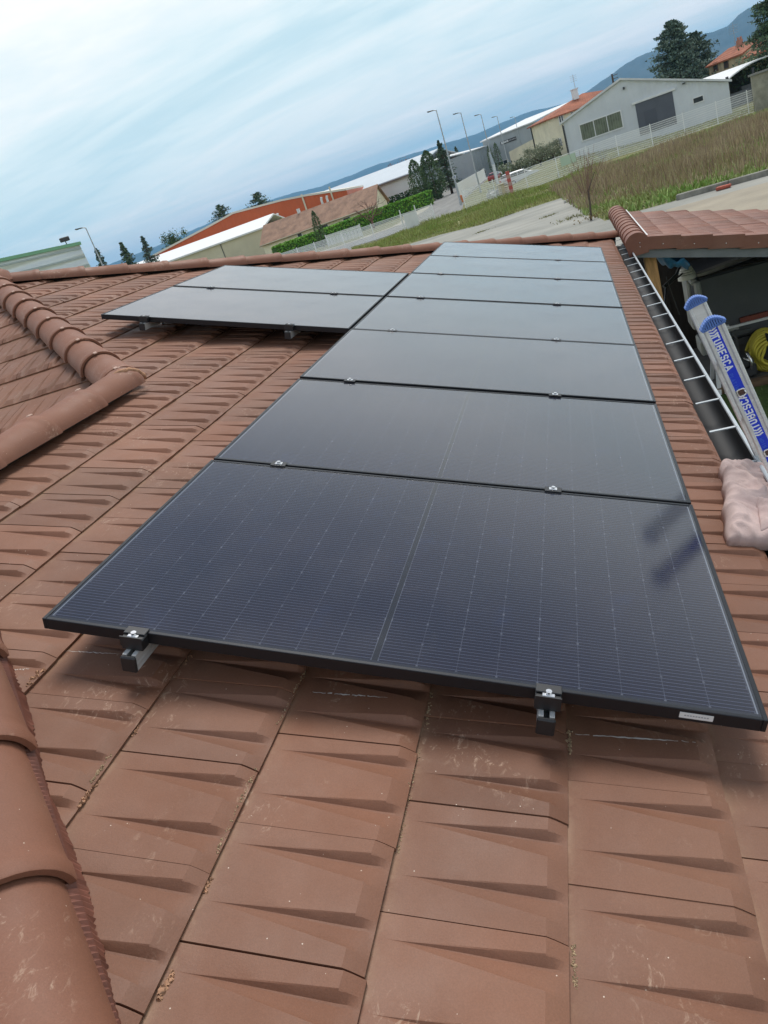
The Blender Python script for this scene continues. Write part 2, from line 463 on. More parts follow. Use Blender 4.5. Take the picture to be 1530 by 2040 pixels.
# the slopes turned away from the camera, and the walls
bk = MB()
R3 = A(NEAR(V_RIDGE), V_RIDGE, NT); EN = A(NEAR(V_EAVE), V_EAVE, NT); EF = A(FAR(V_EAVE), V_EAVE, NT)
zE = EN[2]
Wz = lambda p, dx, dy, dzv: np.array((p[0] + dx, p[1] + dy, p[2] + dzv))
XL = 2 * R3[0] - EN[0]
vy = P3[1] - 1.0
bk.poly([R3, P3, np.array((XL, vy - 2.0, zE)), np.array((XL, EN[1], zE))])                 # wing, other side
bk.poly([R3, np.array((XL, EN[1], zE)), EN])                                              # near hip end
bk.poly([Q3, EF, np.array((-12.0, EF[1], zE)), np.array((-12.0, Q3[1], Q3[2]))])          # far slope
H(bk.build('back_slope', M_RIDGE))
wl = MB()
for (x0, y0), (x1, y1) in (((-0.15, EN[1] + .5), (-0.15, EF[1] - .5)), ((XL + .3, EN[1] + .5), (-0.15, EN[1] + .5)), ((-0.15, EF[1] - .5), (-11.5, EF[1] - .5)), ((XL + .3, EN[1] + .5), (XL + .3, vy))):
    wl.bar((x0, y0, (GZ + zE) / 2 - .1), (x1, y1, (GZ + zE) / 2 - .1), 0.2, zE - GZ - 0.25)
H(wl.build('wall', M_WALL))
# ridge and hip barrels (centre line sits a little above the tile crests)
CB = NT - 0.012
upA = N_A + np.array((0, 0, 0.4))
def par(objs):
    for o in objs: H(o)
far_a, far_b = A(Q_u, Q_v, CB), A(FAR(V_EAVE - .02) + .02, V_EAVE - .02, CB + .01)
par(barrel_run(far_a, far_b, (0, 0, 1), 19, 0.118, 0.098, M_RIDGE, None, seed=5))
up_a, up_b = A(Q_u - .02, Q_v, CB), A(P_u + .03, P_v + .03, CB + .01)
par(barrel_run(up_a, up_b, (0, 0, 1), 10, 0.128, 0.112, M_RIDGE, None, clip=M_CLIP, seed=6))
rd_a, rd_b = A(P_u + .02, V_RIDGE, CB + .005), A(NEAR(V_RIDGE) - .04, V_RIDGE, CB + .005)
rts = barrel_run(rd_b, rd_a, (0, 0, 1), 4, 0.134, 0.112, M_RIDGE, None, clip=M_CLIP, seed=7); par(rts)
nh_a, nh_b = A(NEAR(V_RIDGE) + .014, V_RIDGE + .014, CB), A(NEAR(V_EAVE), V_EAVE, CB)
par(barrel_run(nh_a, nh_b, (0, 0, 1), 11, 0.138, 0.120, M_RIDGE, None, seed=8))
for a_, b_ in ((far_a, far_b), (up_a, up_b), (rd_a, rd_b)):
    cs = MB(); cs.bar(a_ + np.array((0, 0, -.02)), b_ + np.array((0, 0, -.02)), .05, .16); H(cs.build('barrel_shadow_strip', M_DARK))  # dark closing strip, standing in for the shadow gap below the barrels
# apex cap where the hips meet
ap = MB(); c0 = A(Q_u, Q_v, CB)
vs = [c0 + np.array((0, 0, 0.135))]
for ring, (rr, zz) in enumerate(((0.10, 0.118), (0.17, 0.07), (0.20, -0.02))):
    for k in range(18): vs.append(c0 + np.array((rr * math.cos(k * math.pi / 9), rr * math.sin(k * math.pi / 9), zz)))
fs = [(0, 1 + k, 1 + (k + 1) % 18) for k in range(18)]
for q in range(2):
    for k in range(18): fs.append((1 + q * 18 + k, 1 + (q + 1) * 18 + k, 1 + (q + 1) * 18 + (k + 1) % 18, 1 + q * 18 + (k + 1) % 18))
ap.add(vs, fs); H(fixn(ap.build('apex_cap', M_RIDGE, smooth=True)))
rb = [np.array((-12.0, Q3[1], Q3[2] + .01)), A(Q_u, Q_v, CB) + np.array((-0.05, 0, 0))]
par(barrel_run(rb[1], rb[0], (0, 0, 1), 14, 0.118, 0.105, M_RIDGE, None, seed=9))
# mortar bead where the upper hip lands on the wing ridge
mo = MB(); dH = unit(up_b - up_a); cx = up_b + dH * 0.03
upv = unit(np.array((0, 0, 1)) - dH * dH[2]); sdv = np.cross(dH, upv)
pts = []; 
for k in range(15):
    t = -1.45 + 2.9 * k / 14
    pts.append(cx + dH * (0.02 + 0.035 * math.cos(t) + 0.006 * math.sin(k * 2.3)) + sdv * 0.126 * math.sin(t) + upv * 0.112 * math.cos(t))
mo.tube(pts, [0.010 + 0.006 * abs(math.sin(k * 1.7)) for k in range(15)], 7); H(mo.build('mortar_bead', M_MORTAR, smooth=True))
# pleated flashing under the near hip
fl = MB(); d = unit(nh_b - nh_a); sdn = unit(np.cross(d, N_A)); 
if sdn[0] < 0: sdn = -sdn
Lh = np.linalg.norm(nh_b - nh_a); nst = int(Lh / 0.0075)
vs = []; r = np.random.default_rng(4)
for k in range(nst + 1):
    p = nh_a + d * (k * 0.0075); wv = 0.004 * (1 if k % 2 else -1); ed = 0.143 + 0.006 * math.sin(k * 0.075) + r.normal(0, 0.0015)
    z0 = NT - CB
    drop = -0.012 - 0.010 * (0.5 + 0.5 * math.sin(k * 7.5e-3 / 0.139 * 2 * math.pi * 0.72))
    for e, hgt in ((0.10, 0.03), (0.132, 0.012), (ed, drop)):
        vs.append(p + sdn * e + N_A * (z0 + hgt + (wv if e > .12 else wv * .3)))
fs = [(3 * k + j, 3 * k + j + 1, 3 * k + j + 4, 3 * k + j + 3) for k in range(nst) for j in (0, 1)]
fl.add(vs, fs); M_FLASH = mat('flashing_red', (0.20, 0.075, 0.048), 0.6, var=0.3, vscale=12)
H(fl.build('pleated_flashing', M_FLASH))
# crumbs of mortar and white ribbons painting the glare of water at the joints, found by dropping onto the finished tile surface
from mathutils.bvhtree import BVHTree
_ro = bpy.data.objects['roof_tiles']
_bv = BVHTree.FromPolygons([tuple(v.co) for v in _ro.data.vertices], [tuple(p.vertices) for p in _ro.data.polygons])
def on_tiles(px, py):
    d = ray(px, py); hit = _bv.ray_cast(Vector(CAM.tolist()), Vector(d.tolist()))
    return (np.array(hit[0]), np.array(hit[1])) if hit[0] is not None else (None, None)
def crumbs(p0, p1, n, size, seedc, m=None):
    rr = np.random.default_rng(seedc); mb = MB()
    for k in range(n):
        t = rr.uniform(0, 1); P, N_ = on_tiles(p0[0] + (p1[0] - p0[0]) * t + rr.normal(0, 2.2), p0[1] + (p1[1] - p0[1]) * t + rr.normal(0, 2.2))
        if P is None: continue
        a = unit(rr.normal(size=3)); b = unit(np.cross(a, rr.normal(size=3))); q = size * rr.uniform(.35, 1.25)
        mb.box(P, (q * rr.uniform(.7, 1.6), q * rr.uniform(.6, 1.2), q * rr.uniform(.5, .9)), (a, b, np.cross(a, b)), bev=q * .22)
    if mb.v: tag(H(mb.build('mortar_crumbs', m or M_MORTAR, smooth=True)), kind='stuff')
for j, (p0, p1, n, sz) in enumerate([((337, 1938), (308, 1992), 46, .009), ((412, 1748), (398, 1778), 26, .007), ((186, 1558), (148, 1608), 34, .007), ((272, 1443), (256, 1464), 16, .007),
        ((80, 1333), (46, 1364), 30, .008), ((380, 1295), (352, 1330), 16, .005), ((1143, 1456), (1144, 1500), 24, .005), ((1150, 1880), (1156, 1965), 26, .004), ((868, 1378), (858, 1450), 16, .004), ((845, 1490), (800, 1700), 30, .0035), ((618, 1335), (560, 1450), 26, .0035), ((520, 1530), (440, 1700), 26, .004), ((230, 1500), (190, 1560), 14, .005)]):
    crumbs((p0[0] + (8 if j < 6 else -9), p0[1]), (p1[0] + (8 if j < 6 else -9), p1[1]), n * (1 if j < 6 else 3), sz, 40 + j, M_MORTAR if j < 6 else M_SAND)
def glare_ribbon(p0, p1, w, seedc):  # thin white ribbon that paints a line of water glare along a joint
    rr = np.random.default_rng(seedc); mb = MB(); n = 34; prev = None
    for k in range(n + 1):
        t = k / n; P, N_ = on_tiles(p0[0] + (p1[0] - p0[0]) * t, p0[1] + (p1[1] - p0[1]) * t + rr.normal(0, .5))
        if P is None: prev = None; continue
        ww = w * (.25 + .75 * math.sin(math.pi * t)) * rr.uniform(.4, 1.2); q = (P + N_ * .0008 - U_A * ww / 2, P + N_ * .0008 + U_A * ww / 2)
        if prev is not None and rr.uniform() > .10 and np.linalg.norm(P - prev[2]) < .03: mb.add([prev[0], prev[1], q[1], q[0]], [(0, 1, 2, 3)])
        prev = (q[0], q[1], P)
    if mb.v: H(mb.build('painted_glare', M_GLARE))
for j, (p0, p1, w) in enumerate([((622, 1379), (772, 1390), .0042), ((1146, 1463), (1386, 1479), .0045), ((128, 1297), (238, 1303), .003), ((20, 1335), (60, 1333), .003)]): glare_ribbon(p0, p1, w, 60 + j)
# gutter with its straps
gu = MB(); xg0, xg1, zg = 0.205, 0.352, -0.235
y0, y1 = EN[1] + .2, EF[1] + 0.1
prof = [(xg0, zg + .005), (xg0 + .004, zg - .07), (xg0 + .03, zg - .115), (xg0 + .09, zg - .13), (xg0 + .145, zg - .105), (xg1 - .008, zg - .05), (xg1 - .008, zg)]
n = len(prof)
gu.add([(x, y, z) for y in (y0, y1) for x, z in prof], [(i, i + 1, n + i + 1, n + i) for i in range(n - 1)])
g0 = H(gu.build('gutter', mat('gutter_inside', (0.012, 0.012, 0.013), 0.6), smooth=True))
rim = MB(); rim.tube([(xg1, y0, zg), (xg1, y1, zg)], 0.010, 8)
rim.box(((xg1 + .004), (y0 + y1) / 2, zg - .04), (0.004, y1 - y0, 0.07))
M_RIM = mat('zinc_pale', (0.52, 0.56, 0.58), 0.4, 0.35, var=0.12, vscale=5)
o = rim.build('gutter_rim', M_RIM, smooth=False); local(o, house); o.parent = g0; 
g0.matrix_parent_inverse = Matrix.Translation(house.location).inverted(); o.matrix_parent_inverse = Matrix.Identity(4)
k = 0; yy = 2.78 - 0.445 * 6
while yy < y1:
    sb = MB(); sb.box(((xg0 + xg1) / 2 + .012, yy, zg + .004), (xg1 - xg0 - .012, 0.018, 0.005)); sb.box((xg1 - .004, yy, zg - .004), (0.006, 0.022, 0.03))
    o = sb.build('gutter_strap', M_RIM); o.parent = g0; yy += 0.445
fa_ = MB(); fa_.box((0.185, (y0 + y1) / 2, zg - .12), (0.022, y1 - y0, 0.18)); H(fa_.build('fascia', mat('fascia_brown', (0.12, 0.075, 0.05), 0.7)))

# ------------------------------------------------------------------ solar panels
PW, PL, PT = 1.134, 1.86, 0.035
def panel_material():
    m = bpy.data.materials.new('solar_cells'); m.use_nodes = True; t = m.node_tree; b = t.nodes['Principled BSDF']
    tcn = nn(t, 'ShaderNodeTexCoord'); sp = nn(t, 'ShaderNodeSeparateXYZ'); t.links.new(tcn.outputs['Object'], sp.inputs[0])
    x, y = sp.outputs[0], sp.outputs[1]
    mx = 0.022; cw = (PW - 2 * mx) / 6
    xl = mth(t, 'SUBTRACT', x, mx)
    my = 0.024; half = (PL - 2 * my - 0.018) / 2; ch = half / 9
    def line(v, pitch, width, off=0.0):
        f = mth(t, 'FRACT', mth(t, 'DIVIDE', mth(t, 'ADD', v, off + pitch * 50), pitch))
        dd = mth(t, 'MULTIPLY', mth(t, 'ABSOLUTE', mth(t, 'SUBTRACT', f, 0.5)), pitch)
        return mth(t, 'GREATER_THAN', dd, pitch / 2 - width / 2)
    wires = line(xl, cw / 14, 0.0017, cw / 28)
    ymir = mth(t, 'SUBTRACT', mth(t, 'ABSOLUTE', mth(t, 'SUBTRACT', y, PL / 2)), 0.009)
    gaps = line(ymir, ch, 0.0020)
    xg = line(xl, cw, 0.0022)
    centre = mth(t, 'LESS_THAN', ymir, -0.001)
    cedge = mth(t, 'MULTIPLY', mth(t, 'GREATER_THAN', ymir, -0.0012), mth(t, 'LESS_THAN', ymir, 0.0012))
    inx = mth(t, 'MULTIPLY', mth(t, 'GREATER_THAN', xl, -0.001), mth(t, 'LESS_THAN', xl, PW - 2 * mx + 0.001))
    iny = mth(t, 'LESS_THAN', ymir, half + 0.001)
    ins = mth(t, 'MULTIPLY', inx, iny)
    # dots where the ribbons cross between cells
    dot = mth(t, 'MULTIPLY', line(xl, cw / 2, 0.008), line(ymir, ch, 0.006))
    nz = nn(t, 'ShaderNodeTexNoise'); nz.inputs['Scale'].default_value = 2.4; nz.inputs['Detail'].default_value = 4; t.links.new(tcn.outputs['Object'], nz.inputs['Vector'])
    base = ramp(t, nz.outputs['Fac'], [(0.35, (0.005, 0.006, 0.017)), (0.65, (0.009, 0.008, 0.019))])
    nb_ = nn(t, 'ShaderNodeTexNoise'); nb_.inputs['Scale'].default_value = 5.0; nb_.inputs['Detail'].default_value = 5; t.links.new(tcn.outputs['Object'], nb_.inputs['Vector'])
    base = mixc(t, ramp(t, nb_.outputs['Fac'], [(0.60, 0.0), (0.74, 0.6)]), base, (0.008, 0.015, 0.045))      # bluish tint of thin cell coating
    c = mixc(t, mth(t, 'MULTIPLY', wires, 0.75), base, (0.078, 0.090, 0.140))
    n2 = nn(t, 'ShaderNodeTexNoise'); n2.inputs['Scale'].default_value = 6; t.links.new(tcn.outputs['Object'], n2.inputs['Vector'])
    gk = ramp(t, n2.outputs['Fac'], [(0.40, 0.30), (0.66, 0.75)])
    c = mixc(t, mth(t, 'MULTIPLY', gaps, gk), c, (0.066, 0.074, 0.105))
    c = mixc(t, mth(t, 'MULTIPLY', dot, gk), c, (0.10, 0.11, 0.14))
    c = mixc(t, centre, c, (0.010, 0.011, 0.016))
    c = mixc(t, mth(t, 'MULTIPLY', cedge, 0.12), c, (0.22, 0.24, 0.28))
    inv = mth(t, 'SUBTRACT', 1.0, ins)
    c = mixc(t, inv, c, (0.016, 0.018, 0.026))
    edge = mth(t, 'MULTIPLY', mth(t, 'LESS_THAN', ymir, half + 0.006), mth(t, 'GREATER_THAN', ymir, half + 0.0025))
    c = mixc(t, mth(t, 'MULTIPLY', mth(t, 'MULTIPLY', edge, inx), 0.6), c, (0.24, 0.27, 0.33))
    du = nn(t, 'ShaderNodeTexNoise'); du.inputs['Scale'].default_value = 7.0; du.inputs['Detail'].default_value = 8; du.inputs['Roughness'].default_value = .72; t.links.new(tcn.outputs['Object'], du.inputs['Vector'])
    c = mixc(t, ramp(t, du.outputs['Fac'], [(0.55, 0.0), (0.78, 0.06)]), c, (0.22, 0.20, 0.17))
    t.links.new(c, b.inputs['Base Color'])
    nd = nn(t, 'ShaderNodeTexNoise'); nd.inputs['Scale'].default_value = 3.0; nd.inputs['Detail'].default_value = 6; t.links.new(tcn.outputs['Object'], nd.inputs['Vector'])
    t.links.new(ramp(t, nd.outputs['Fac'], [(0.3, 0.10), (0.7, 0.21)]), b.inputs['Roughness'])
    b.inputs['Coat Weight'].default_value = 0.5; b.inputs['Coat IOR'].default_value = 1.35; b.inputs['Coat Roughness'].default_value = 0.12
    b.inputs['IOR'].default_value = 1.52; b.inputs['Specular IOR Level'].default_value = 0.5
    return m
M_CELL = panel_material()
M_SEAL = mat('edge_sealant', (0.05, 0.06, 0.075), 0.5)
def make_panel():
    root = empty('solar_panel', (0, 0, 0))
    f = MB(); b = 0.0015
    for (x0, x1, y0_, y1_) in ((0, PW, 0, 0.012), (0, PW, PL - 0.012, PL), (0, 0.012, 0.012, PL - 0.012), (PW - 0.012, PW, 0.012, PL - 0.012)):
        f.box(((x0 + x1) / 2, (y0_ + y1_) / 2, -PT / 2), (x1 - x0, y1_ - y0_, PT), bev=b)
    f.build('frame', M_BLKALU, root)
    g = MB(); g.box((PW / 2, PL / 2, -0.0055), (PW - 0.0241, PL - 0.0241, 0.007)); g.build('glass', M_CELL, root)
    return root
proto = make_panel()
PP = 1.154
spots = [(i, 0) for i in range(7)] + [(3, 1), (4, 1)]
PLAB = ['nearest solar panel filling the middle of the picture, white sticker on its front edge',
        'second solar panel of the long column, directly behind the nearest one',
        'third solar panel of the long column, just before the pair on the left',
        'fourth solar panel of the long column, beside the front one of the pair',
        'fifth solar panel of the long column, beside the rear one of the pair',
        'sixth solar panel of the long column, pale with sky glare, behind all pairs',
        'farthest solar panel of the long column, next to the far hip',
        'front panel of the pair on the left, its dark front edge overhanging bare tiles',
        'rear panel of the pair on the left, close to the far hip tiles']
for j, (i, c) in enumerate(spots):
    o = proto if j == 0 else copy_tree(proto)
    o.matrix_world = Matrix(((*[float(q[0]) for q in (U_A, V_A, N_A)], 0), (*[float(q[1]) for q in (U_A, V_A, N_A)], 0), (*[float(q[2]) for q in (U_A, V_A, N_A)], 0), (0, 0, 0, 1)))
    r = np.random.default_rng(100 + j)
    p = A(i * PP + r.normal(0, .0008), c * (PL + 0.02), r.normal(0, 0.0012)); o.location = Vector(p.tolist())
    tag(o, PLAB[j], 'solar panel', 'solar panels on the tiled roof')
st = MB(); st.box((-0.0009, 0.155, -0.017), (0.0012, 0.075, 0.016)); so_ = st.build('sticker', M_WHITE, proto)
tx = MB()
for k in range(9): tx.box((-0.0018, 0.13 + k * 0.0062, -0.0165), (0.0004, 0.0045, 0.003))
tx.build('print', mat('grey_print', (0.35, 0.36, 0.38), 0.7), so_)

# ------------------------------------------------------------------ rails with clamps
def rail(v, ua, ub, seams, label):
    root = empty('mounting_rail', tuple(A(ua, v, -PT)), label, 'mounting rail', 'aluminium rails under the panels')
    ax = (U_A, V_A, N_A)
    mb = MB(); 
    nt_ = -PT - 0.001
    for s in (-1, 1):
        mb.box(A((ua + ub) / 2, v + s * 0.0165, nt_ - 0.022), (ub - ua, 0.005, 0.044), ax)
        mb.box(A((ua + ub) / 2, v + s * 0.0105, nt_ - 0.002), (ub - ua, 0.0068, 0.0038), ax)
        mb.box(A((ua + ub) / 2, v + s * 0.0195, nt_ - 0.030), (ub - ua, 0.0008, 0.004), ax)
    mb.box(A((ua + ub) / 2, v, nt_ - 0.046), (ub - ua, 0.040, 0.0038), ax)
    local(mb.build('rail', M_ALU), root)
    cp = MB(); cp.box(A(ua - 0.006, v, nt_ - 0.025), (0.012, 0.044, 0.050), ax, bev=0.004); local(cp.build('end_cap', M_BLKPLA), root)
    def bolt(u, par_, top):
        bb = MB(); bb.box(A(u, v, top + 0.0015), (0.022, 0.030, 0.003), ax, bev=0.001)
        bb.tube([A(u, v, top + 0.003), A(u, v, top + 0.010)], 0.0075, 10); bb.tube([A(u, v, top + 0.010), A(u, v, top + 0.0105)], 0.0045, 6)
        o = bb.build('bolt', M_STEEL); o.parent = par_
    for u, sgn in seams:
        ec = MB()
        if sgn:      # end clamp: lip over the frame and a block outside it
            ec.box(A(u - 0.018, v, -0.018), (0.034, 0.062, 0.036), ax, bev=0.0025); ec.box(A(u - 0.002, v, 0.0035), (0.030, 0.062, 0.005), ax, bev=0.0015)
            ec.box(A(u - 0.0355, v, -0.008), (0.003, 0.062, 0.030), ax)
            o = ec.build('end_clamp', M_BLKPLA); local(o, root); bolt(u - 0.017, o, 0.0005)
        else:
            ec.box(A(u, v, 0.003), (0.040, 0.062, 0.004), ax, bev=0.0015); ec.box(A(u, v, -0.02), (0.014, 0.05, 0.04), ax)
            o = ec.build('mid_clamp', M_BLKPLA); local(o, root); bolt(u, o, 0.005)
    for u in np.arange(ua + 0.35, ub, 1.0):
        hk = MB(); hk.box(A(u, v + 0.028, nt_ - 0.045), (0.03, 0.006, 0.075), ax); hk.box(A(u, v + 0.085, nt_ - 0.085), (0.03, 0.12, 0.006), ax)
        local(hk.build('roof_hook', M_ALU), root)
S1 = [(0.0, 1)] + [(i * PP - 0.010, 0) for i in range(1, 7)]
rail(0.495, -0.055, 7 * PP + 0.03, S1, 'lower rail under the long column, its capped end right of centre below the nearest panel')
rail(1.575, -0.055, 7 * PP + 0.03, S1, 'upper rail under the long column, capped end near the left corner of the nearest panel')
S2 = [(3 * PP, 1), (4 * PP - 0.010, 0)]
rail(2.30, 3 * PP - 0.055, 5 * PP + 0.03, S2, 'rail under the pair on the left, its end beside the inner corner of the panels')
rail(3.39, 3 * PP - 0.055, 5 * PP + 0.03, S2, 'rail under the pair on the left, its end close to the outer corner')
#@@PART2
# ------------------------------------------------------------------ ladder
def build_ladder():
    Yn, Yf = 1.55, 1.95
    t_ = at_y(1421, 650, Yn); l_ = at_y(1530, 892, Yn); c = np.array((l_[0], 0, l_[2])); top = np.array((t_[0], 0, t_[2])); dr = unit(top - c)      # along the stile, upwards
    bot = c + dr * ((GZ - c[2]) / dr[2])
    nrm = np.array((dr[2], 0, -dr[0]))                             # in the X-Z plane, away from the wall
    root = empty('ladder', (float(bot[0]), Yn, GZ), 'aluminium ladder with blue printed stile and blue end caps leaning on the gutter', 'ladder')
    wd, th = 0.078, 0.026
    for Y, side in ((Yn, -1), (Yf, -1)):
        m = MB(); mid = (top + bot) / 2 + np.array((0, Y, 0)); L = np.linalg.norm(top - bot); ax = (dr, nrm, np.array((0, 1.0, 0)))
        m.box(mid, (L, wd, th * 0.5), ax, bev=0.003)
        for s in (-1, 1): m.box(mid + nrm * s * (wd / 2 - 0.008) + np.array((0, -th * 0.12, 0)), (L, 0.016, th * 0.9), ax, bev=0.004)
        stile = local(m.build('stile', M_ALU), root)
        cp = MB(); base = top + np.array((0, Y, 0))
        pts = []
        K = 12
        for k in range(K + 1):
            a = -1 + 2 * k / K; pts.append(base + nrm * a * (wd / 2 + 0.006) + dr * (0.030 * (1 - a * a) + 0.004))
        for k in range(K):
            d = pts[k + 1] - pts[k]; cp.bar(pts[k], pts[k + 1], 0.040, 0.010, up=np.cross(unit(d), (0, 1, 0)), bev=0.002)
        cp.box(base + dr * 0.001, (0.007, wd + 0.010, 0.036), ax, bev=0.002)
        cp.box(base + dr * 0.012 + np.array((0, 0.004, 0)), (0.022, wd * 0.8, 0.012), ax)
        for k in range(-4, 5):
            a = k / 4.6; cp.box(base + nrm * a * wd / 2 + dr * (0.004 + 0.014 * (1 - a * a)), (0.026 * (1 - a * a) + 0.006, 0.006, 0.036), ax)
        local(cp.build('end_cap', mat('cap_blue', (0.10, 0.20, 0.52), 0.45)), root)
        if Y == Yn:
            yf = Y - th * 0.25 - 0.0008
            sk = MB(); off = nrm * -0.010
            sk.box((top + bot) / 2 + off + np.array((0, yf, 0)), (L - 0.01, wd * 0.56, 0.0012), ax)
            sticker = local(sk.build('sticker', mat('sticker_blue', (0.010, 0.045, 0.62), 0.35)), root)
            M_LET = mat('lettering_white', (0.80, 0.83, 0.88), 0.5); M_LB = mat('lettering_pale_blue', (0.06, 0.16, 0.72), 0.5)
            GLY = {'T': [[(0, 1), (.7, 1)], [(.35, 1), (.35, 0)]], 'U': [[(.08, 1), (.08, .2), (.22, .05), (.5, .05), (.62, .2), (.62, 1)]],
                   'B': [[(.08, 0), (.08, 1), (.5, 1), (.6, .9), (.6, .62), (.5, .52), (.08, .52)], [(.5, .52), (.64, .4), (.64, .12), (.52, 0), (.08, 0)]],
                   'E': [[(.62, 1), (.08, 1), (.08, 0), (.62, 0)], [(.08, .5), (.55, .5)]], 'S': [[(.62, .85), (.5, 1), (.2, 1), (.08, .85), (.08, .62), (.2, .52), (.5, .48), (.62, .36), (.62, .14), (.5, 0), (.2, 0), (.08, .14)]],
                   'C': [[(.62, .82), (.5, 1), (.22, 1), (.08, .85), (.08, .15), (.22, 0), (.5, 0), (.62, .18)]], 'A': [[(0, 0), (.35, 1), (.7, 0)], [(.14, .3), (.56, .3)]],
                   'P': [[(.08, 0), (.08, 1), (.5, 1), (.62, .88), (.62, .58), (.5, .46), (.08, .46)]], 'L': [[(.08, 1), (.08, 0), (.6, 0)]], 'I': [[(.35, 1), (.35, 0)]],
                   'N': [[(.08, 0), (.08, 1), (.62, 0), (.62, 1)]], 'M': [[(.04, 0), (.04, 1), (.35, .4), (.66, 1), (.66, 0)]]}
            def word(txt, s_start, size, material, down=True, bold=0.2, lat=0.0):
                X = -dr if down else dr; Yv = nrm if down else -nrm
                o_ = top - dr * s_start + off + nrm * lat + np.array((0, yf - 0.0012, 0)) - Yv * size * 0.5
                lm = MB()
                for q_, chh in enumerate(txt):
                    for st_ in GLY[chh]:
                        for (x0, y0), (x1, y1) in zip(st_, st_[1:]):
                            p0 = o_ + X * (x0 + q_ * .95) * size * .95 + Yv * y0 * size; p1 = o_ + X * (x1 + q_ * .95) * size * .95 + Yv * y1 * size; dd = unit(p1 - p0) * bold * size * .4
                            lm.bar(p0 - dd + np.array((0, -0.00006 * (lm.n // 8 % 9), 0)), p1 + dd + np.array((0, -0.00006 * (lm.n // 8 % 9), 0)), bold * size, 0.0006, up=(0, 1, 0))
                o = lm.build('lettering', material); o.parent = sticker
            def logo(s_c):
                lg = MB()
                for j in range(3):
                    for sg in (-1, 1):
                        p0 = top - dr * (s_c + j * 0.011) + off + np.array((0, yf - 0.0012, 0))
                        lg.bar(p0, p0 + nrm * sg * 0.016 + dr * 0.006, 0.0008, 0.006, up=dr)
                o = lg.build('emblem', M_LET); local(o, root); o.parent = sticker
            word('TUBESCA', 0.030, 0.025, M_LET, True, .22); word('PLATINIUM', 0.200, 0.013, M_LB, True, .13, -0.004)
            logo(0.010)
            word('TUBESCA', 0.450, 0.025, M_LET, False, .22); word('PLATINIUM', 0.60, 0.013, M_LB, False, .13); logo(0.460)
            logo(0.615); word('TUBESCA', 0.645, 0.025, M_LET, True, .22)
            for k in range(3): word('TUBESCA', 1.0 + k * .5, 0.026, M_LET, bool(k % 2), .24)
    k = 0
    while True:
        s = 0.285 + 0.28 * k
        p = top - dr * s
        if p[2] < GZ + 0.2: break
        m = MB(); w2 = 0.0145
        rr = []
        for (yy) in (Yn - 0.0125, Yf + 0.008):
            for rad in (w2,):
                rr.append([p + np.array((0, yy, 0)) + nrm * -0.006 + rad * (nrm * math.copysign(abs(math.cos(t)) ** 0.55, math.cos(t)) + dr * math.copysign(abs(math.sin(t)) ** 0.55, math.sin(t))) for t in [2 * math.pi * (q + .5) / 16 for q in range(16)]])
        vs = rr[0] + rr[1]; m.add(vs, [(q, (q + 1) % 16, 16 + (q + 1) % 16, 16 + q) for q in range(16)])
        m.tube([rr[0][q] + np.array((0, -0.001, 0)) for q in list(range(16)) + [0]], 0.0036, 6)
        local(m.build('rung', M_STEEL, smooth=True), root)
        hm = MB(); hm.poly([x * 1.0 + np.array((0, 0.0005, 0)) for x in rr[0]]); local(hm.build('rung_bore', mat('bore_brown', (0.10, 0.055, 0.04), 0.8)), root)
        k += 1
    for Y in (Yn, Yf):
        ft = MB(); ft.box(bot + np.array((0, Y, 0.03)), (0.11, 0.045, 0.06), bev=0.008); local(ft.build('foot', M_BLKPLA), root)
build_ladder()

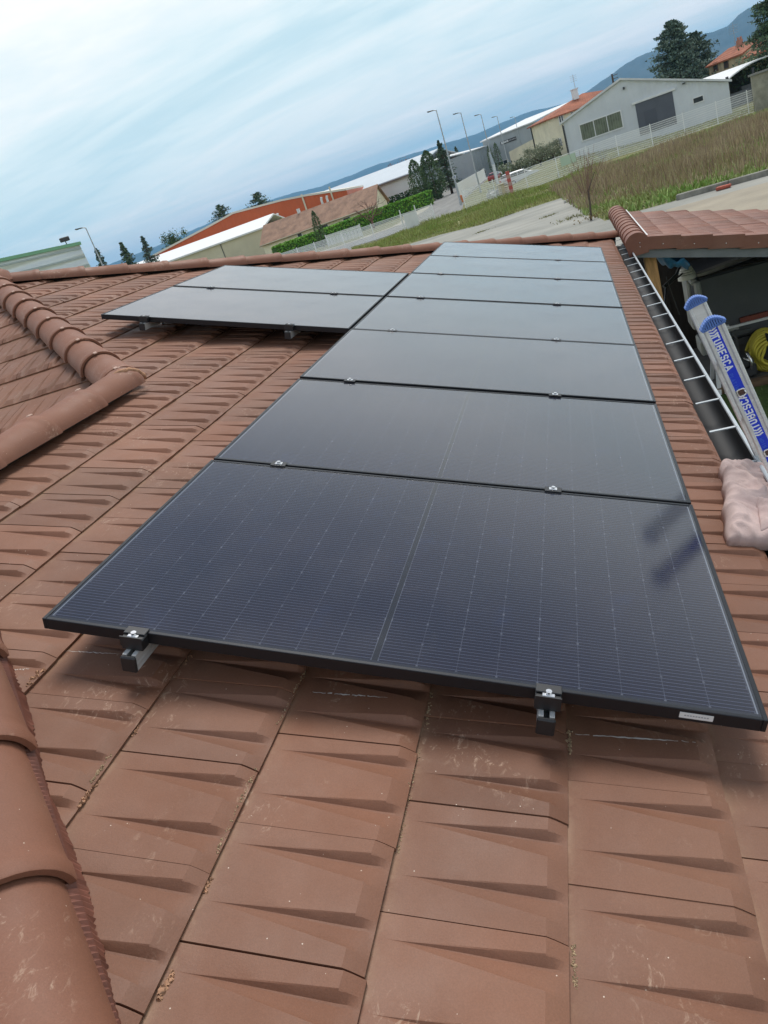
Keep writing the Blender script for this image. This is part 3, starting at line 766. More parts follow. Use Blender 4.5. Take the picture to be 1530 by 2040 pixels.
# ------------------------------------------------------------------ folded cloth under the ladder
from mathutils import noise as mnoise
def cloth():
    nu, nv = 150, 110
    vs = []; r = np.random.default_rng(5)
    u0, u1 = 1.12, 1.86
    def ridge(x, w): return np.exp(-(x / w) ** 2)
    wr = []
    for _ in range(64):
        an = r.normal(0.9, .55); wr.append((r.uniform(0, 1), r.uniform(0, 1), math.cos(an), math.sin(an), r.uniform(.012, .030), r.uniform(.10, .30), r.uniform(.003, .0095) * r.choice((-1, 1, 1))))
    for j in range(nv + 1):
        b = j / nv
        for i in range(nu + 1):
            a = i / nu
            u = u0 + (u1 - u0) * a
            left = -0.150 - 0.105 * a + 0.007 * math.sin(7 * a + 0.6) + 0.004 * math.sin(23 * a) + .010 * math.sin(3.2 * a)
            v = left - b * 0.36
            rim_ = min(1.0, min(b, 1 - b) * 11); ru = min(1.0, min(a * 16, (1 - a) * 13))
            pill = max(0, 1 - (1 - rim_) ** 2) ** .30 * max(0, 1 - (1 - ru) ** 2) ** .30
            X_, Y_ = a * 2.6, b * 1.3
            wx_ = mnoise.noise((X_ * 1.3, Y_ * 1.3, 3.1)); wy_ = mnoise.noise((X_ * 1.3, Y_ * 1.3, 8.7))
            n1 = 1 - abs(mnoise.noise((X_ * 1.5 + wx_ * .7 + Y_ * .8, Y_ * 2.0 + wy_ * .7, 1.0))) * 2.2
            n2 = 1 - abs(mnoise.noise((X_ * 4.2 + wx_ + Y_ * 1.5, Y_ * 3.0 + wy_, 5.0))) * 2.2
            h = 0.048 + .010 * math.sin(4 * b + 3 * a) + 0.028 * max(0, n1) ** 2.6 + 0.013 * max(0, n2) ** 2.4
            h += 0.004 * math.sin(a * 105 + 9 * b + 2 * math.sin(5 * b)) * ridge(a - .88, .13)
            # the upper layer of the fold stops short, leaving a step
            stp = b - (.46 + .16 * math.sin(5 * a + .6) + .5 * max(0, .3 - a)); h -= 0.020 / (1 + math.exp(-stp * 60))
            over = max(0.0, -0.31 - v); P_ = A(u, max(v, -0.31), 0) + np.array((over * 0.93, 0, -over * 0.30))
            vs.append(P_ + N_A * (NT - 0.012 + pill * h))
    W1 = nu + 1
    fs = [(j * W1 + i, j * W1 + i + 1, (j + 1) * W1 + i + 1, (j + 1) * W1 + i) for j in range(nv) for i in range(nu)]
    m = MB(); m.add(vs, fs)
    # a corner of the cloth folded back over the near end
    v2 = []; nu2, nv2 = 40, 50
    for j in range(nv2 + 1):
        for i in range(nu2 + 1):
            aa, bb = i / nu2, j / nv2
            b_ = .30 + .62 * bb; a_ = .035 + (.34 - .22 * bb + .02 * math.sin(9 * bb)) * aa
            base = np.array(vs[int(round(b_ * nv)) * (nu + 1) + int(round(a_ * nu))])
            e_ = min(1, aa * 6) * min(1, (1 - aa) * 7) * min(1, bb * 7)
            v2.append(base + N_A * (.004 + .022 * e_ ** .5 + .010 * max(0, mnoise.noise((aa * 2.5 + bb, bb * 3, 2.2))) * e_ + .004 * math.sin(11 * aa + 7 * bb) * e_))
    W2 = nu2 + 1; m.add(v2, [(j * W2 + i, j * W2 + i + 1, (j + 1) * W2 + i + 1, (j + 1) * W2 + i) for j in range(nv2) for i in range(nu2)])
    o = m.build('folded_cloth', mat('pink_cloth', (0.62, 0.47, 0.43), 0.95, var=0.12, vscale=9, bump=0.35, bscale=260), smooth=True)
    fixn(o)
    sol = o.modifiers.new('t', 'SOLIDIFY'); sol.thickness = 0.004
    tag(o, 'crumpled pale pink folded cloth lying on the eave tiles beside the ladder', 'cloth')
cloth()

# ------------------------------------------------------------------ carport
cp = empty('carport', (0.6, 8.5, GZ), 'open carport with brown tiled lean-to roof and dark interior beyond the gutter', 'carport')
def CPl(o): return local(o, cp)
TC = R_(16.5); V_C = np.array((-math.cos(TC), 0, math.sin(TC))); N_C = np.array((math.sin(TC), 0, math.cos(TC)))
OC = np.array((0.44, 8.55, -0.09))                 # ridge line, near end; the slope falls to +X
CW, CD = 5.0, 3.6
def keepC(u, v): return (u > -0.02) & (u < CD) & (v > -CW) & (v < 0.02)
CPl(tile_field('roof_tiles', OC, U_A, V_C, N_C, [-CW + GAUGE * k for k in range(15)], 0, CD, 0.03, keepC, M_RTILE, None, seed=31, crest=0.0))
u_ = MB(); u_.add([OC + U_A * a + V_C * b - N_C * 0.06 for a, b in ((0, 0), (CD, 0), (CD, -CW), (0, -CW))], [(0, 1, 2, 3)]); CPl(u_.build('underlay', M_DARK))
for o in barrel_run(OC + np.array((-.02, CD + .35, -.05)), OC + np.array((-.02, -.04, -.05)), (0, 0, 1), 12, 0.135, 0.125, M_RTRIM, None, seed=33, arc=1.25, jit=.3): CPl(o)
dk = MB(); dc = OC + np.array((-.02, -0.05, -.05)); ring = [dc + np.array((0.138 * math.sin(t), 0, 0.124 * math.cos(t) if abs(t) < 2.0 else -0.14)) for t in np.linspace(-2.35, 2.35, 26)]
dk.prism(ring, (0, -0.012, 0)); disc = CPl(fixn(dk.build('ridge_end', M_RTRIM)))
sc = MB(); 
for dx_, dz_ in ((0.03, 0.0), (0.025, -0.05)): sc.tube([dc + np.array((dx_, -0.012, dz_)), dc + np.array((dx_, -0.017, dz_))], 0.005, 8)
o = CPl(sc.build('screw', M_STEEL)); o.parent = disc
strip = MB(); strip.bar(OC + V_C * -0.125 + N_C * 0.012 + U_A * 0.05, OC + V_C * -0.125 + N_C * 0.012 + U_A * (CD - .02), 0.018, 0.012, up=N_C); CPl(strip.build('mortar_line', M_WHITE))
k = 0; vv = -0.10
while vv > -CW:
    m = MB(); L_ = GAUGE + 0.03; tilt = 0.022
    a0 = OC + V_C * vv; a1 = OC + V_C * (vv - L_)
    n0, n1 = 0.020, 0.020 + tilt
    hF = 0.15
    for (x0, x1, y_, t_) in ((n0, n1, -0.055, 0.016),):
        q = [a0 + N_C * n0, a1 + N_C * n1, a1 + N_C * (n1 - hF), a0 + N_C * (n0 - hF)]
        m.prism([p + U_A * (y_ - (0.016 if i_ in (1, 2) else 0)) for i_, p in enumerate(q)], U_A * 0.014)
    q = [a0 + N_C * (n0 + .002), a1 + N_C * (n1 + .002), a1 + N_C * (n1 + .002) + U_A * 0.17, a0 + N_C * (n0 + .002) + U_A * 0.17]
    m.prism([p - U_A * (0.0552 + (0.016 if i_ == 1 else 0)) for i_, p in enumerate(q)], N_C * -0.014)
    ob = CPl(fixn(m.build('verge_tile', M_RTRIM)))
    s_ = MB(); pc = (a0 + a1) / 2 + N_C * (-0.06) - U_A * 0.062; s_.tube([pc, pc - U_A * 0.005], 0.006, 8); o = CPl(s_.build('screw', M_STEEL)); o.parent = ob
    vv -= GAUGE; k += 1
bm_ = MB(); bm_.bar(OC + V_C * 0.0 + N_C * -0.175 + U_A * 0.0, OC + V_C * -CW + N_C * -0.175, 0.05, 0.10, up=N_C)
CPl(bm_.build('beam', mat('beam_grey', (0.17, 0.18, 0.185), 0.7, var=0.2, vscale=4)))
M_PINE = mat('pine_post', (0.55, 0.30, 0.12), 0.65, var=0.3, vscale=4, stretch=(6, 6, 1))
ps = MB(); ps.box((0.55, 8.78, (GZ - 0.29) / 2), (0.14, 0.14, -GZ - 0.29), bev=0.006); CPl(ps.build('post', M_PINE))
for x, y in ((4.9, 8.78), (4.9, 11.95)):
    ps = MB(); z = -0.22 - (x - .44) * math.tan(TC); ps.box((x, y, (GZ + z) / 2), (0.15, 0.15, z - GZ), bev=0.006); CPl(ps.build('post', M_PINE))
M_CPW = mat('dark_boarding', (0.035, 0.031, 0.028), 0.85, var=0.3, vscale=5, stretch=(4, 4, .5))
wl = MB(); wl.prism([(0.5, 12.1, GZ), (5.1, 12.1, GZ), (5.1, 12.1, -1.62), (0.5, 12.1, -.26)], (0, .05, 0)); wl.bar((5.1, 9.0, -2.2), (5.1, 12.0, -2.2), 0.05, .9)
for k in range(11): wl.box((0.56 + 0.42 * k, 12.093, -2.2), (0.012, 0.02, .98))
CPl(wl.build('boarding', M_CPW))
rf = MB()
for y in (9.6, 10.6, 11.6): rf.bar(OC + U_A * (y - 8.55) + N_C * -0.16, OC + U_A * (y - 8.55) + N_C * -0.16 + V_C * -4.8, 0.07, 0.18, up=N_C)
CPl(rf.build('rafter', mat('rafter_dark', (0.10, 0.065, 0.04), 0.8)))

# things kept under the carport
tr = empty('trailer', (2.2, 10.9, GZ), 'dark grey box trailer with pale corner post parked under the carport', 'trailer')
b_ = MB(); b_.box((2.55, 11.15, -1.66), (2.62, 1.5, 1.02), bev=0.04); local(b_.build('body', mat('trailer_charcoal', (0.075, 0.080, 0.087), 0.45, var=0.15, vscale=2)), tr)
f_ = MB()
f_.box((1.23, 10.38, -1.67), (0.09, 0.09, 0.98), bev=0.02); f_.tube([(1.20, 10.40, -1.20), (1.17, 10.6, -1.14), (1.20, 11.6, -1.14)], 0.05, 8); f_.box((1.13, 10.75, -1.55), (0.06, 0.55, 0.72), bev=0.02)
local(f_.build('corner_post', mat('trailer_grey', (0.34, 0.35, 0.33), 0.5, var=0.25, vscale=6)), tr)
p_ = MB(); p_.box((2.55, 10.385, -1.62), (0.012, 0.02, 0.98)); p_.box((2.0, 10.392, -1.14), (1.5, 0.012, 0.018)); local(p_.build('panel_seam', M_DARK), tr)
c_ = MB(); c_.bar((1.45, 10.32, -1.955), (3.6, 10.32, -1.955), 0.03, 0.035); local(c_.build('side_rail', M_WHITE), tr)
c_ = MB(); c_.box((2.5, 10.9, -2.24), (2.3, 0.9, 0.10)); local(c_.build('chassis', mat('chassis_grey', (0.07, 0.072, 0.075), 0.6)), tr)
c_ = MB(); c_.box((2.2, 10.36, -1.90), (0.95, 0.05, 0.07)); local(c_.build('tail_strip', mat('strip_red', (0.22, 0.05, 0.03), 0.6)), tr)
c_ = MB(); c_.box((1.19, 10.5, -2.16), (0.10, 0.5, 0.22), bev=0.02); c_.box((1.58, 10.345, -1.985), (0.22, 0.05, 0.06)); local(c_.build('mudguard', mat('trailer_grey', (0.2, 0.2, 0.2))), tr)
def wheel(name, c, r_, w, par_, axis=(1, 0, 0)):
    ty = MB(); K = 22; a = unit(axis); x = unit(np.cross(a, (0, 0, 1))); y = np.cross(a, x); vs = []
    prof = [(-w / 2, r_ * .62), (-w / 2, r_ * .92), (-w * .36, r_), (w * .36, r_), (w / 2, r_ * .92), (w / 2, r_ * .62)]
    for k in range(K):
        t = 2 * math.pi * k / K
        for s, rr in prof: vs.append(np.array(c) + a * s + rr * (x * math.cos(t) + y * math.sin(t)))
    n = len(prof); fs = [(k * n + i, k * n + i + 1, ((k + 1) % K) * n + i + 1, ((k + 1) % K) * n + i) for k in range(K) for i in range(n - 1)]
    ty.add(vs, fs); wo = fixn(ty.build(name, mat('rubber', (0.02, 0.02, 0.02), 0.8), smooth=True)); local(wo, par_)
    ri = MB(); ri.tube([np.array(c) - a * w * .38, np.array(c) + a * w * .38], r_ * .62, 18); ro = ri.build('rim', mat('rim_grey', (0.4, 0.41, 0.42), 0.35, 0.7)); local(ro, par_); ro.parent = wo; ro.matrix_parent_inverse = wo.matrix_parent_inverse.copy(); wo.matrix_parent_inverse = Matrix.Translation(par_.location).inverted(); ro.matrix_parent_inverse = Matrix.Identity(4)
    return wo
wheel('wheel', (2.9, 10.42, GZ + .32), 0.32, 0.18, tr, (0, 1, 0)); 
# plank on the trailer roof, pale lid, blue tarpaulin
pk = MB(); pk.bar((1.24, 10.45, -1.105), (2.35, 10.95, -1.10), 0.16, 0.035, bev=.004); pk.bar((1.30, 10.42, -1.13), (2.2, 10.80, -1.13), 0.05, 0.02)
tag(pk.build('plank', mat('plank_grey', (0.36, 0.34, 0.30), 0.8, var=.2, vscale=5)), 'long grey plank lying on top of the dark trailer', 'plank')
ld = MB()
for j in range(4): ld.tube([(1.13, 10.5, -1.085 + .032 * j), (1.13, 10.5, -1.062 + .032 * j)], [0.125 - 0.012 * j, 0.118 - 0.012 * j], 20)
ld.tube([(1.13, 10.5, -1.13), (1.13, 10.5, -1.085)], [.13, .128], 20)
tag(ld.build('ribbed_lid', mat('lid_cream', (0.75, 0.74, 0.66), 0.5)), 'cream round ribbed lid resting on the corner of the trailer', 'lid')
tp = MB(); vs = []; r = np.random.default_rng(9)
for i in range(21):
    for j in range(13):
        a, b = i / 20, j / 12
        vs.append((0.61 + 0.40 * a, 8.92 + 0.50 * b, -0.34 - 0.30 * a - 0.16 * math.sin(math.pi * b) ** .6 * (0.4 + .6 * math.sin(math.pi * min(1, a * 1.1))) + 0.03 * math.sin(9 * a + 5 * b) + 0.02 * math.sin(17 * a - 11 * b)))
tp.add(vs, [(i * 13 + j, i * 13 + j + 1, (i + 1) * 13 + j + 1, (i + 1) * 13 + j) for i in range(20) for j in range(12)])
o = tp.build('tarpaulin', mat('tarp_blue', (0.05, 0.24, 0.52), 0.5, var=.3, vscale=8), smooth=True); so2 = o.modifiers.new('t', 'SOLIDIFY'); so2.thickness = .006
tag(o, 'crumpled blue tarpaulin hanging beside the wooden carport post', 'tarpaulin')
bkx = MB(); bkx.tube([(0.75, 10.0, -1.05), (0.95, 10.1, -.95), (1.1, 10.3, -.80)], .02, 6); bkx.tube([(0.72, 9.9, -1.3), (0.8, 10.2, -1.1), (1.15, 10.5, -1.0)], .015, 6); bkx.tube([(0.8, 9.9, -.9), (0.9, 10.0, -1.5)], .008, 6)
tag(bkx.build('metal_tubes', mat('tube_black', (0.03, .03, .032), .5)), 'black metal tubes stacked below the blue tarpaulin', 'tubes')
# yellow hose coil, pump, white trestle
hz = empty('hose_coil', (1.98, 10.0, GZ), 'bundle of yellow hose beside the trailer wheel', 'hose')
hm = MB()
for q in range(14):
    k_ = q % 7; hm.tube([(1.97 + (0.10 + .022 * k_) * math.cos(t) + .02 * math.sin(3 * t + q), 9.90 + .028 * q, GZ + .33 + (0.16 + .022 * k_) * math.sin(t) + .015 * math.sin(2 * t + q)) for t in np.linspace(0, 2 * math.pi, 26)], 0.021, 7)
local(hm.build('coils', mat('hose_yellow', (0.70, 0.60, 0.07), .5), smooth=True), hz)
hm = MB(); hm.box((1.98, 10.06, GZ + .56), (.04, .26, .12), bev=.01); local(hm.build('strap', M_BLKPLA), hz)
pm = empty('pump', (1.66, 10.0, GZ), 'dark pump with chrome fittings beside the yellow hose', 'pump')
m = MB(); m.box((1.66, 10.05, GZ + .16), (.26, .3, .2), bev=.03); m.tube([(1.66, 9.9, GZ + .3), (1.66, 10.2, GZ + .3)], .10, 14); m.tube([(1.6, 10.1, GZ + .3), (1.6, 10.1, GZ + .75)], .02, 8); m.bar((1.55, 10.1, GZ + .72), (1.8, 10.1, GZ + .70), .04, .05); local(m.build('motor', mat('pump_dark', (.05, .052, .055), .45)), pm)
m = MB(); m.tube([(1.68, 9.86, GZ + .45), (1.72, 9.85, GZ + .30), (1.70, 9.84, GZ + .2)], .022, 8); m.tube([(1.63, 9.88, GZ + .38), (1.76, 9.87, GZ + .26)], .016, 8); local(m.build('fitting', M_STEEL, smooth=True), pm)
ts = empty('trestle', (1.28, 10.0, GZ), 'white wooden trestle standing between the trailer and the gutter', 'trestle')
for (a, b) in (((1.30, 9.85, GZ + .86), (1.20, 9.55, GZ)), ((1.33, 9.87, GZ + .86), (1.30, 9.55, GZ)), ((1.30, 9.93, GZ + .86), (1.22, 10.3, GZ)), ((1.42, 9.93, GZ + .86), (1.46, 10.3, GZ))):
    m = MB(); m.bar(a, b, .055, .03, up=(0, 1, 0.1)); local(m.build('leg', M_WHITE), ts)
m = MB(); m.bar((1.22, 9.9, GZ + .88), (1.5, 9.9, GZ + .88), .06, .05); m.bar((1.21, 9.62, GZ + .2), (1.31, 9.62, GZ + .2), .02, .04); local(m.build('top_bar', M_WHITE), ts)
tm = MB(); tm.bar((0.6, 9.62, GZ + .06), (5.2, 9.62, GZ + .06), .10, .13, bev=.01); tag(tm.build('timber_edging', mat('sleeper', (.16, .10, .055), .85, var=.35, vscale=6, stretch=(1, 6, 6))), 'brown timber edging between the lawn and the carport floor', 'edging')

# ------------------------------------------------------------------ ground and surfaces
def gz(x, y):
    def ss(t): t = np.clip(t, 0, 1); return t * t * (3 - 2 * t)
    return GZ + 1.0 * ss((14 - x) / 16.0) * ss((y - 86) / 16.0) * ss((x + 9.5) / 6.0)
g = MB()
xs = np.concatenate([np.array([-14000, -7000, -3000, -1200, -500, -250, -120]), np.linspace(-60, 60, 81), np.array([120, 250, 500, 1200, 3000, 7000, 14000])])
ys = np.concatenate([np.array([-14000, -5000, -1000, -200, -60]), np.linspace(-30, 200, 116), np.array([260, 400, 700, 1200, 2500, 5000, 9000, 14000])])
XX, YY = np.meshgrid(xs, ys); ZZ = gz(XX, YY)
nx = len(xs)
g.add(np.stack([XX.ravel(), YY.ravel(), ZZ.ravel()], 1), [(j * nx + i, j * nx + i + 1, (j + 1) * nx + i + 1, (j + 1) * nx + i) for j in range(len(ys) - 1) for i in range(nx - 1)])
tag(g.build('ground', mat('field', (0.20, 0.20, 0.075), 0.95, col2=(0.13, 0.135, 0.05), vscale=0.35, bump=.5, bscale=6), smooth=True), kind='structure')
def sheet(name, pts, z, m, label=None):
    q = MB(); q.poly([(p[0], p[1], z) for p in pts]); return tag(q.build(name, m), kind='structure')
gpt = lambda px, py: at_z(px, py, GZ)
M_CONC = mat('old_concrete', (0.34, 0.335, 0.295), 0.9, col2=(0.20, 0.205, 0.18), vscale=0.16, detail=9, bump=.3, bscale=8, stretch=(1, 2.2, 1))
edge = [gpt(*p) for p in ((878, 468), (960, 448), (1040, 420), (1125, 393))]
kerb = [np.array(gpt(1262, 424)), np.array(gpt(1400, 386)), np.array(gpt(1530, 350))]
kd = unit(kerb[2] - kerb[0]); kerb0 = kerb[0] - kd * 0.2; kerb1 = kerb[0] + kd * 26
left_far = edge[0] + (edge[0] - edge[3]) * 0.9
conc = [left_far] + edge + [gpt(1165, 418), gpt(1205, 441), kerb0] + [kerb1, np.array((40, -20, 0)), np.array((-40, -20, 0))]
sheet('concrete_yard', conc, GZ + .02, M_CONC)
dv = kerb0 + np.array((0.0, -1.5, 0))
sheet('driveway', [kerb0 + np.array((1.2, -2.6, 0)), kerb1 + np.array((0, -2.2, 0)), (40, 5, 0), (5.4, 14.0, 0), (3.2, 24, 0)], GZ + .026, mat('driveway_tan', (0.36, 0.315, 0.235), 0.9, col2=(0.26, 0.23, 0.175), vscale=.4, detail=8))
M_ROAD = mat('asphalt_grey', (0.22, 0.22, 0.205), 0.9, var=.2, vscale=.3, stretch=(3, .3, 1))
sheet('road', [(-11.6, 84, 0), (-14.6, 112, 0), (-17.4, 185, 0), (-22, 330, 0), (-42, 330, 0), (-27.5, 167, 0), (-21.8, 122, 0), (-21.2, 100, 0), (-27, 96, 0), (-60, 104, 0), (-60, 88, 0), (-22, 80, 0)], GZ + .03, M_ROAD)
sheet('verge_strip', [(-27.5, 167, 0), (-21.8, 122, 0), (-21.2, 100, 0), (-27, 96, 0), (-60, 104, 0), (-60, 106, 0), (-28, 99, 0), (-23.4, 102, 0), (-24.0, 122, 0), (-29.5, 167, 0)], GZ + .05, mat('verge_gravel', (.45, .42, .34), .95, var=.2, vscale=1))
sheet('lawn', [(0.5, 1.0, 0), (14, 1.0, 0), (14, 9.55, 0), (0.5, 9.55, 0)], GZ + .03, mat('lawn_green', (0.055, 0.105, 0.018), .95, col2=(.10, .15, .035), vscale=2.5))
sheet('carport_floor', [(.4, 9.68, 0), (5.2, 9.68, 0), (5.2, 12.1, 0), (.4, 12.1, 0)], GZ + .04, mat('floor_concrete', (.15, .145, .135), .9, var=.2, vscale=2))
kb = MB(); kbz = np.array((0, 0, GZ + .10)); 
nseg = 13
for i in range(nseg):
    a = kerb0 + (kerb1 - kerb0) * (i / nseg); b = kerb0 + (kerb1 - kerb0) * ((i + .985) / nseg); a[2] = b[2] = GZ + .11
    if i in (0,): continue
    kb.bar(a, b, .28, .26, bev=.02)
tag(kb.build('kerb_wall', mat('kerb_concrete', (.30, .29, .25), .95, col2=(.16, .155, .13), vscale=2.5, detail=8, stretch=(1, 1, .4))), 'low weathered concrete kerb wall along the weedy plot', 'kerb')
bw = MB(); pb = gpt(1442, 378); bw.box((pb[0], pb[1], GZ + .1), (.55, .25, .12), (kd, np.cross((0, 0, 1), kd), np.array((0, 0, 1))), bev=.02); tag(bw.build('red_block', mat('brick_red', (.42, .10, .06), .8, var=.3, vscale=4)), 'flat red brick block lying against the concrete kerb', 'block')

# ------------------------------------------------------------------ grass, weeds
def in_poly(P, poly):
    x, y = P[:, 0], P[:, 1]; ins = np.zeros(len(P), bool); j = len(poly) - 1
    for i in range(len(poly)):
        xi, yi = poly[i][0], poly[i][1]; xj, yj = poly[j][0], poly[j][1]
        c = ((yi > y) != (yj > y)) & (x < (xj - xi) * (y - yi) / (yj - yi + 1e-12) + xi); ins ^= c; j = i
    return ins
def scatter(poly, n, r):
    pa = np.array([p[:2] for p in poly]); lo, hi = pa.min(0), pa.max(0); out_ = np.zeros((0, 2))
    while len(out_) < n:
        q = r.uniform(lo, hi, (n * 2, 2)); out_ = np.vstack([out_, q[in_poly(q, pa)]])
    return out_[:n]
def blades(name, P, h, w, lean, m, r, seg=1):
    n = len(P); H_ = h if hasattr(h, '__len__') else np.full(n, h)
    z0 = gz(P[:, 0], P[:, 1]); ang = r.uniform(0, 2 * math.pi, n); wx, wy = np.cos(ang) * w / 2, np.sin(ang) * w / 2
    lx, ly = r.normal(0, lean, n) * H_, r.normal(0, lean, n) * H_
    b0 = np.stack([P[:, 0] - wx, P[:, 1] - wy, z0], 1); b1 = np.stack([P[:, 0] + wx, P[:, 1] + wy, z0], 1)
    m1 = np.stack([P[:, 0] + lx * .45 + wx * .8, P[:, 1] + ly * .45 + wy * .8, z0 + H_ * .6], 1); m0 = np.stack([P[:, 0] + lx * .45 - wx * .8, P[:, 1] + ly * .45 - wy * .8, z0 + H_ * .6], 1)
    t = np.stack([P[:, 0] + lx, P[:, 1] + ly, z0 + H_], 1)
    V = np.stack([b0, b1, m1, m0, t], 1).reshape(-1, 3); i5 = np.arange(n)[:, None] * 5
    F4 = (i5 + np.array([[0, 1, 2, 3]])).tolist(); F3 = (i5 + np.array([[3, 2, 4]])).tolist()
    me = bpy.data.meshes.new(name); me.from_pydata(V.tolist(), [], F4 + F3); me.materials.append(m); me.update()
    o = bpy.data.objects.new(name, me); COL.objects.link(o); return o
r = np.random.default_rng(12)
fence_y = 83.3
band = [left_far + np.array((0, 3, 0))] + edge + [gpt(1165, 425), np.array((3, fence_y, 0)), np.array((-24, fence_y - 1.5, 0))]
P = scatter(band, 26000, r); dn = np.clip((np.sin(P[:, 0] * .7) + np.sin(P[:, 1] * .45 + P[:, 0] * .3)) * .25 + .6, .2, 1)
tag(blades('verge_grass', P, r.uniform(.18, .62, len(P)) * dn, .055, .30, mat('grass_mix', (.23, .30, .06), .9, col2=(.38, .37, .14), vscale=.25, island=.35), r), 'rough green grass along the mesh fence', 'grass', kind='stuff')
weed = [gpt(1118, 396), gpt(1168, 432), gpt(1225, 440), kerb0, kerb0 + kd * 9, kerb0 + kd * 18 + np.array((0, 1, 0)), np.array((30, 60, 0)), np.array((30, fence_y - 3, 0)), np.array((4, fence_y - 6, 0)), np.array((-2, 66, 0))]
P = scatter(weed, 60000, r)
ck = kerb0; side = unit(np.cross((0, 0, 1), kd)); dist = (P - ck[:2]) @ side[:2]; dist = np.abs(dist)
lim = 4.0 + 2.6 * np.sin(P[:, 0] * .5 + 1.0) + 0.22 * (P[:, 0] - 3)
core = (dist > np.maximum(lim, 1.2)) & (P[:, 1] < 74 + 3 * np.sin(P[:, 0]))
Pw = P[core][:34000]
hw = r.uniform(.35, 1.0, len(Pw)) * np.clip(.8 + .35 * np.sin(Pw[:, 0] * .8) * np.cos(Pw[:, 1] * .35), .45, 1.2)
tag(blades('dry_weeds', Pw, hw, .028, .16, mat('weed_brown', (.44, .335, .225), .95, col2=(.30, .23, .13), vscale=.3, island=.4), r), 'tall dry brown weeds filling the empty plot', 'weeds', kind='stuff')
Pg = np.vstack([P[~core], P[core][34000:]])
Pg = Pg[:24000]
tag(blades('plot_grass', Pg, r.uniform(.10, .38, len(Pg)), .07, .4, mat('grass_fresh', (.19, .30, .06), .9, col2=(.36, .36, .15), vscale=.3, island=.35), r), 'fresh green grass between the weeds and the kerb', 'grass', kind='stuff')
P = scatter([(0.5, 1.0), (6, 1.0), (6, 9.5), (0.5, 9.5)], 26000, r)
tag(blades('lawn_grass', P, r.uniform(.03, .07, len(P)), .012, .5, mat('lawn_blade', (.075, .15, .022), .9, col2=(.13, .19, .05), vscale=1.5, island=.3), r), 'short lawn below the ladder', 'grass', kind='stuff')
P = scatter([(-1.5, 86), (18, 86), (22, 100), (-1, 100)], 6000, r)
tag(blades('compound_grass', P, r.uniform(.05, .16, len(P)), .08, .4, mat('grass_pale', (.30, .30, .10), .9, island=.3), r), 'pale grass inside the fenced compound', 'grass', kind='stuff')

# ------------------------------------------------------------------ plants
def leaf_mesh(name, cen, nrm_jit, size, m, parent, r, aspect=.5):
    n = len(cen); a = r.normal(size=(n, 3)); a /= np.linalg.norm(a, axis=1)[:, None]
    b = r.normal(size=(n, 3)); b -= a * (a * b).sum(1)[:, None]; b /= np.linalg.norm(b, axis=1)[:, None]
    sz = (size if hasattr(size, '__len__') else np.full(n, size)) * r.uniform(.6, 1.3, n)
    a *= sz[:, None]; b *= (sz * aspect)[:, None]
    V = np.stack([cen - a, cen + b, cen + a, cen - b], 1).reshape(-1, 3); F = (np.arange(n)[:, None] * 4 + np.arange(4)[None]).tolist()
    me = bpy.data.meshes.new(name); me.from_pydata(V.tolist(), [], F); me.materials.append(m); me.update()
    o = bpy.data.objects.new(name, me); COL.objects.link(o); local(o, parent); return o
M_BARK = mat('bark', (.10, .075, .055), .9, var=.3, vscale=6)
